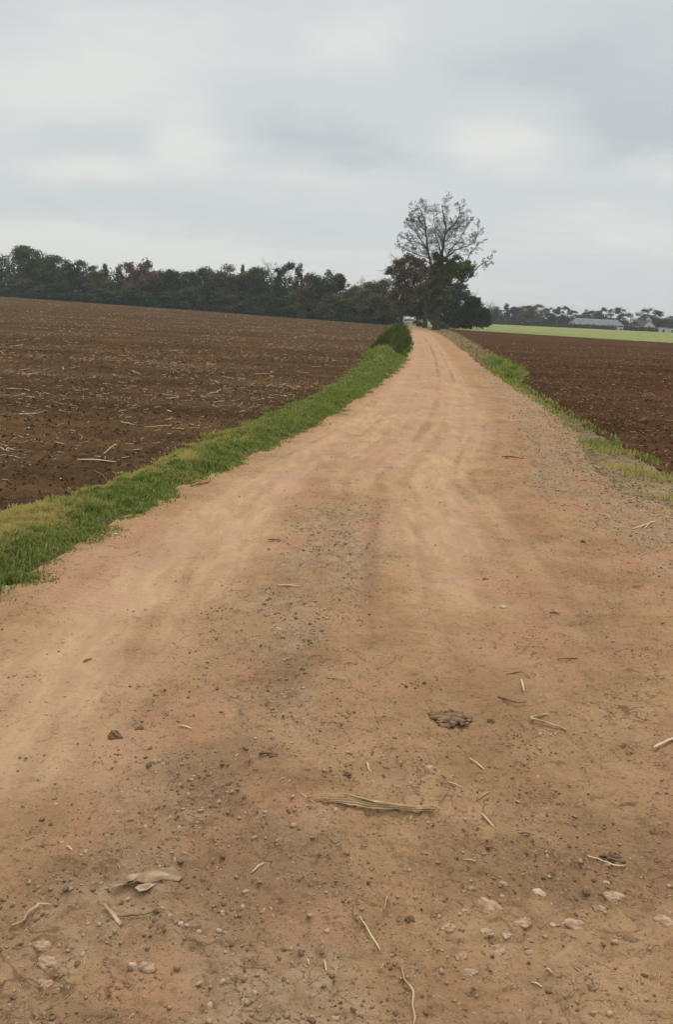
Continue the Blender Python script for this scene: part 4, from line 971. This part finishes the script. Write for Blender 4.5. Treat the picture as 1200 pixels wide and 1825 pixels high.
# gravel: loose grit nobody could count
def gravel(name, x, y, r, seed, label, mat, sub=I1):
    v, f = sub; n = len(x); rr = np.random.default_rng(seed); z = ground_z(x, y)
    sc = np.stack([r * rr.uniform(.7, 1.3, n), r * rr.uniform(.6, 1.1, n), r * rr.uniform(.35, .75, n)], 1)
    an = rr.uniform(0, 6.28, n); c, s = np.cos(an), np.sin(an); tl = rr.normal(0, .3, n)
    bumpy = 1 + .28 * rr.normal(0, 1, (n, len(v))).clip(-1.5, 1.5)
    P = v[None] * bumpy[:, :, None] * sc[:, None, :]
    P = np.stack([P[:, :, 0] * c[:, None] - P[:, :, 1] * s[:, None], P[:, :, 0] * s[:, None] + P[:, :, 1] * c[:, None], P[:, :, 2] + tl[:, None] * P[:, :, 0]], 2)
    P = P + np.stack([x, y, z + r * .12], 1)[:, None, :]
    F_ = (f[None] + (np.arange(n) * len(v))[:, None, None]).reshape(-1, 3)
    me = mesh_np(name, P.reshape(-1, 3), F_, mat, dict(rnd=np.repeat(rr.random(n), len(v))))
    return tag(link(name, me), label, 'gravel', kind='stuff')
I0 = ico(1)
N = 110000; y = 1.1 * (30 / 1.1) ** (rng.random(N) ** .9); x = LX(y) + (RX(y) - LX(y) + .35) * rng.random(N)
t, sand, grav, rut, red, dark = road_masks(x, y)
k = rng.random(N) < np.clip(.06 + .80 * grav ** 1.2 + .30 * dark * (fbm(x, y, 3, 3, 71) > 0) + .25 * sst(.1, .5, fbm(x, y, 2.0, 4, 72)) - .3 * sand, .012, 1) * np.clip(.8 - y * .015, .2, 1)
x, y, grav = x[k], y[k], grav[k]
r = .0018 + .0058 * rng.random(len(x)) ** 4 * (1 + .8 * grav) + .00028 * y
gravel('gravel', x, y, r, 11, 'loose grit and small pebbles scattered over the dirt track', M_GRAV, I0)
N = 90000; y = 1.1 * (14 / 1.1) ** (rng.random(N) ** .9); x = LX(y) + .1 + (RX(y) - LX(y)) * rng.random(N)
t, sand, grav, rut, red, dark = road_masks(x, y)
cl = fbm(x, y, 3.4, 4, 73); k = rng.random(N) < sst(.12, .7, cl + .35 * dark + .25 * grav - .55 * sand)
x, y = x[k], y[k]; r = .0016 + .0055 * rng.random(len(x)) ** 4 + .0002 * y
M_CRUMB = mat_simple('soil_crumbs', (.165, .095, .052), (.360, .225, .130), 40, .95)
gravel('soil_crumbs', x, y, r, 13, 'crumbly dark soil broken loose in patches on the dirt track', M_CRUMB, I0)['category'] = 'soil crumbs'
N = 5000; y = 7 + 9 * rng.random(N) ** 1.3; x = RX(y) - .3 + (QX(y) - RX(y) + .3) * rng.random(N)
gravel('shoulder_stones', x, y, .004 + .011 * rng.random(N) ** 3, 12, 'small stones strewn over the stony right shoulder', M_GRAV, I0)
# soil clods on the fields
def clod_field(name, fx, sgn, y0, y1, n, seed, mat, label, wmax):
    rr = np.random.default_rng(seed); y = y0 * (y1 / y0) ** rr.random(n); d = rr.random(n) ** 1.2 * (1.0 + wmax * y) + .06; x = fx(y) + sgn * d
    gravel(name, x, y, (.006 + .017 * rr.random(n) ** 3) * (.75 + .02 * y), seed, label, mat, I0)['category'] = 'soil clods'
M_CL = mat_simple('left_field_clods', (.060, .034, .017), (.105, .062, .031), 12, .95); M_CR = mat_simple('right_field_clods', (.050, .023, .012), (.095, .045, .023), 12, .95)
clod_field('left_soil_clods', FX, -1, 5.5, 40, 34000, 21, M_CL, 'crumbly brown clods covering the near part of the left field', .62)
clod_field('right_soil_clods', QX, 1, 8, 45, 28000, 22, M_CR, 'red-brown clods covering the near part of the right field', .55)

# maize stubble and straw on the fields
def litter_arrays(x, y, ln, wd_, seed):
    rr = np.random.default_rng(seed); n = len(x); z = ground_z(x, y); an = rr.normal(0, 1.3, n); tl = rr.normal(0, .16, n)
    d = np.stack([np.cos(an) * np.cos(tl), np.sin(an) * np.cos(tl), np.sin(tl)], 1); s = np.cross(d, [0, 0, 1.0]); s /= np.linalg.norm(s, axis=1)[:, None]; u = np.cross(s, d)
    C = np.stack([x, y, z + wd_ * .35 + np.abs(np.sin(tl)) * ln * .4], 1); V = np.empty((n, 9, 3)); bend = rr.normal(0, .10, n) * ln
    for q, tt in enumerate((-.5, 0, .5)):
        b = C + d * (ln * tt)[:, None] + s * (bend * (1 - abs(tt) * 2))[:, None]
        for p, (a, c) in enumerate(((-.5, -.2), (.5, -.2), (0, .4))): V[:, q * 3 + p] = b + s * (wd_ * a)[:, None] + u * (wd_ * c)[:, None]
    f = []
    for q in (0, 3):
        for a, b in ((0, 1), (1, 2), (2, 0)): f.append((q + a, q + b, q + b + 3, q + a + 3))
    F_ = (np.array(f)[None] + (np.arange(n) * 9)[:, None, None]).reshape(-1, 4)
    return V.reshape(-1, 3), F_, np.repeat(rr.random(n), 9)
def litter(name, x, y, ln, wd_, seed, label, mat):
    V, F_, r_ = litter_arrays(x, y, ln, wd_, seed)
    return tag(link(name, mesh_np(name, V, F_, mat, dict(rnd=r_))), label, 'straw litter', kind='stuff')
M_STUB = mat_simple('weathered_stubble', (.24, .17, .10), (.60, .46, .30), 20, .8)
N = 46000; rr = np.random.default_rng(31); y = 6.5 * (170 / 6.5) ** rr.random(N); x = FX(y) - .25 - (.62 * y + 2) * rr.random(N)
k = rr.random(N) < np.clip(.36 + 1.1 * fbm(x, y * .6, .25, 4, 61) , .03, 1) * (1 - .55 * sst(40, 150, y)) * sst(6.5, 10, y + (FX(y) - x)) ; x, y = x[k], y[k]
litter('stubble_litter', x, y, (.015 + .12 * rr.random(len(x)) ** 3.5) * (1 + .010 * y), (.0035 + .004 * rr.random(len(x))) * (1 + .06 * y), 32, 'pale chopped straw and stubble bits strewn over the left field', M_STUB)
N = 4500; y = 9 * (70 / 9) ** rr.random(N); x = QX(y) + .2 + (.5 * y) * rr.random(N)
litter('right_field_litter', x, y, (.02 + .07 * rr.random(N) ** 2) * (1 + .01 * y), (.0035 + .003 * rr.random(N)) * (1 + .04 * y), 33, 'sparse straw bits strewn over the red-brown right field', M_STUB)
N = 1500; y = 1.5 * (12 / 1.5) ** rr.random(N); x = LX(y) + (RX(y) - LX(y)) * rr.random(N)
litter('track_litter', x, y, .008 + .02 * rr.random(N) ** 2, .0016 + .0014 * rr.random(N) + .0002 * y, 34, 'tiny straw crumbs trodden into the dirt track', M_STUB)
N = 700; y = 1.8 + 2.4 * rr.random(N); x = 1.15 + .28 * y * .6 + .8 * rr.random(N) ** 1.3
litter('trampled_straw', x, y, .015 + .05 * rr.random(N) ** 2, .002 + .002 * rr.random(N), 35, 'trampled straw pressed into the right edge of the near track', M_STUB)
# single maize stalks on the left field that one can tell apart
rr = np.random.default_rng(41)
proto = []
for i in range(8):
    ln = rr.uniform(.14, .42); n = 7; s = np.linspace(-.5, .5, n); P = np.stack([s * ln, .06 * ln * np.sin(s * rr.uniform(3, 7)), .010 + .02 * (s + .5) * rr.random()], 1)
    V, f, sz = flat_tube(P, np.linspace(.020, .012, n), np.linspace(.013, .008, n)); proto.append(mesh_np('corn_stalk', V, f, M_STUB if i % 2 else M_STRAW, dict(rnd=np.full(len(V), rr.random())), sizes=sz))
    pt = proto[-1]
for i in range(190):
    yy_ = 8.5 * (30 / 8.5) ** rr.random(); xx = float(FX(yy_)) - .35 - rr.random() * .52 * yy_
    o = link('corn_stalk', proto[i % 8], None, (xx, yy_, float(ground_z(xx, yy_)[0]) + .012)); o.rotation_euler = (0, rr.normal(0, .12), rr.normal(0, 1.0))
    q = rr.uniform(.40, 1.08); o.scale = (q * .9, q * (.8 + .02 * yy_), q * (.8 + .02 * yy_))
    tag(o, 'pale broken maize stalk lying on the brown left field', 'corn stalk', 'maize stalks scattered over the left field')
for i in range(34):
    yy_ = 9.5 * (28 / 9.5) ** rr.random(); xx = float(QX(yy_)) + .3 + rr.random() * .45 * yy_
    o = link('corn_stalk', proto[i % 8], None, (xx, yy_, float(ground_z(xx, yy_)[0]) + .012)); o.rotation_euler = (0, rr.normal(0, .15), rr.normal(0, .9)); q = rr.uniform(.35, .7); o.scale = (q, q, q)
    tag(o, 'pale maize stalk bit lying on the red-brown right field', 'corn stalk', 'maize stalks scattered over the right field')

# ------------------------------------------------------------------ haze
HAZE = 0.0004
if HAZE:
    hz = bpy.data.materials.new('haze'); hz.use_nodes = True; t = NT(hz.node_tree); t.n.clear()
    pv = t.node('ShaderNodeVolumePrincipled'); pv.inputs['Color'].default_value = (.90, .93, .95, 1); pv.inputs['Density'].default_value = HAZE
    o_ = t.node('ShaderNodeOutputMaterial'); t.l.new(pv.outputs[0], o_.inputs['Volume'])
    zt = 30.0
    o = link('haze', box_mesh('haze', [(-1250, 1250, -450, 1550, -1.3, zt)], hz)); tag(o, kind='stuff', label='thin pale haze over the fields')
    S.cycles.volume_max_steps = 64
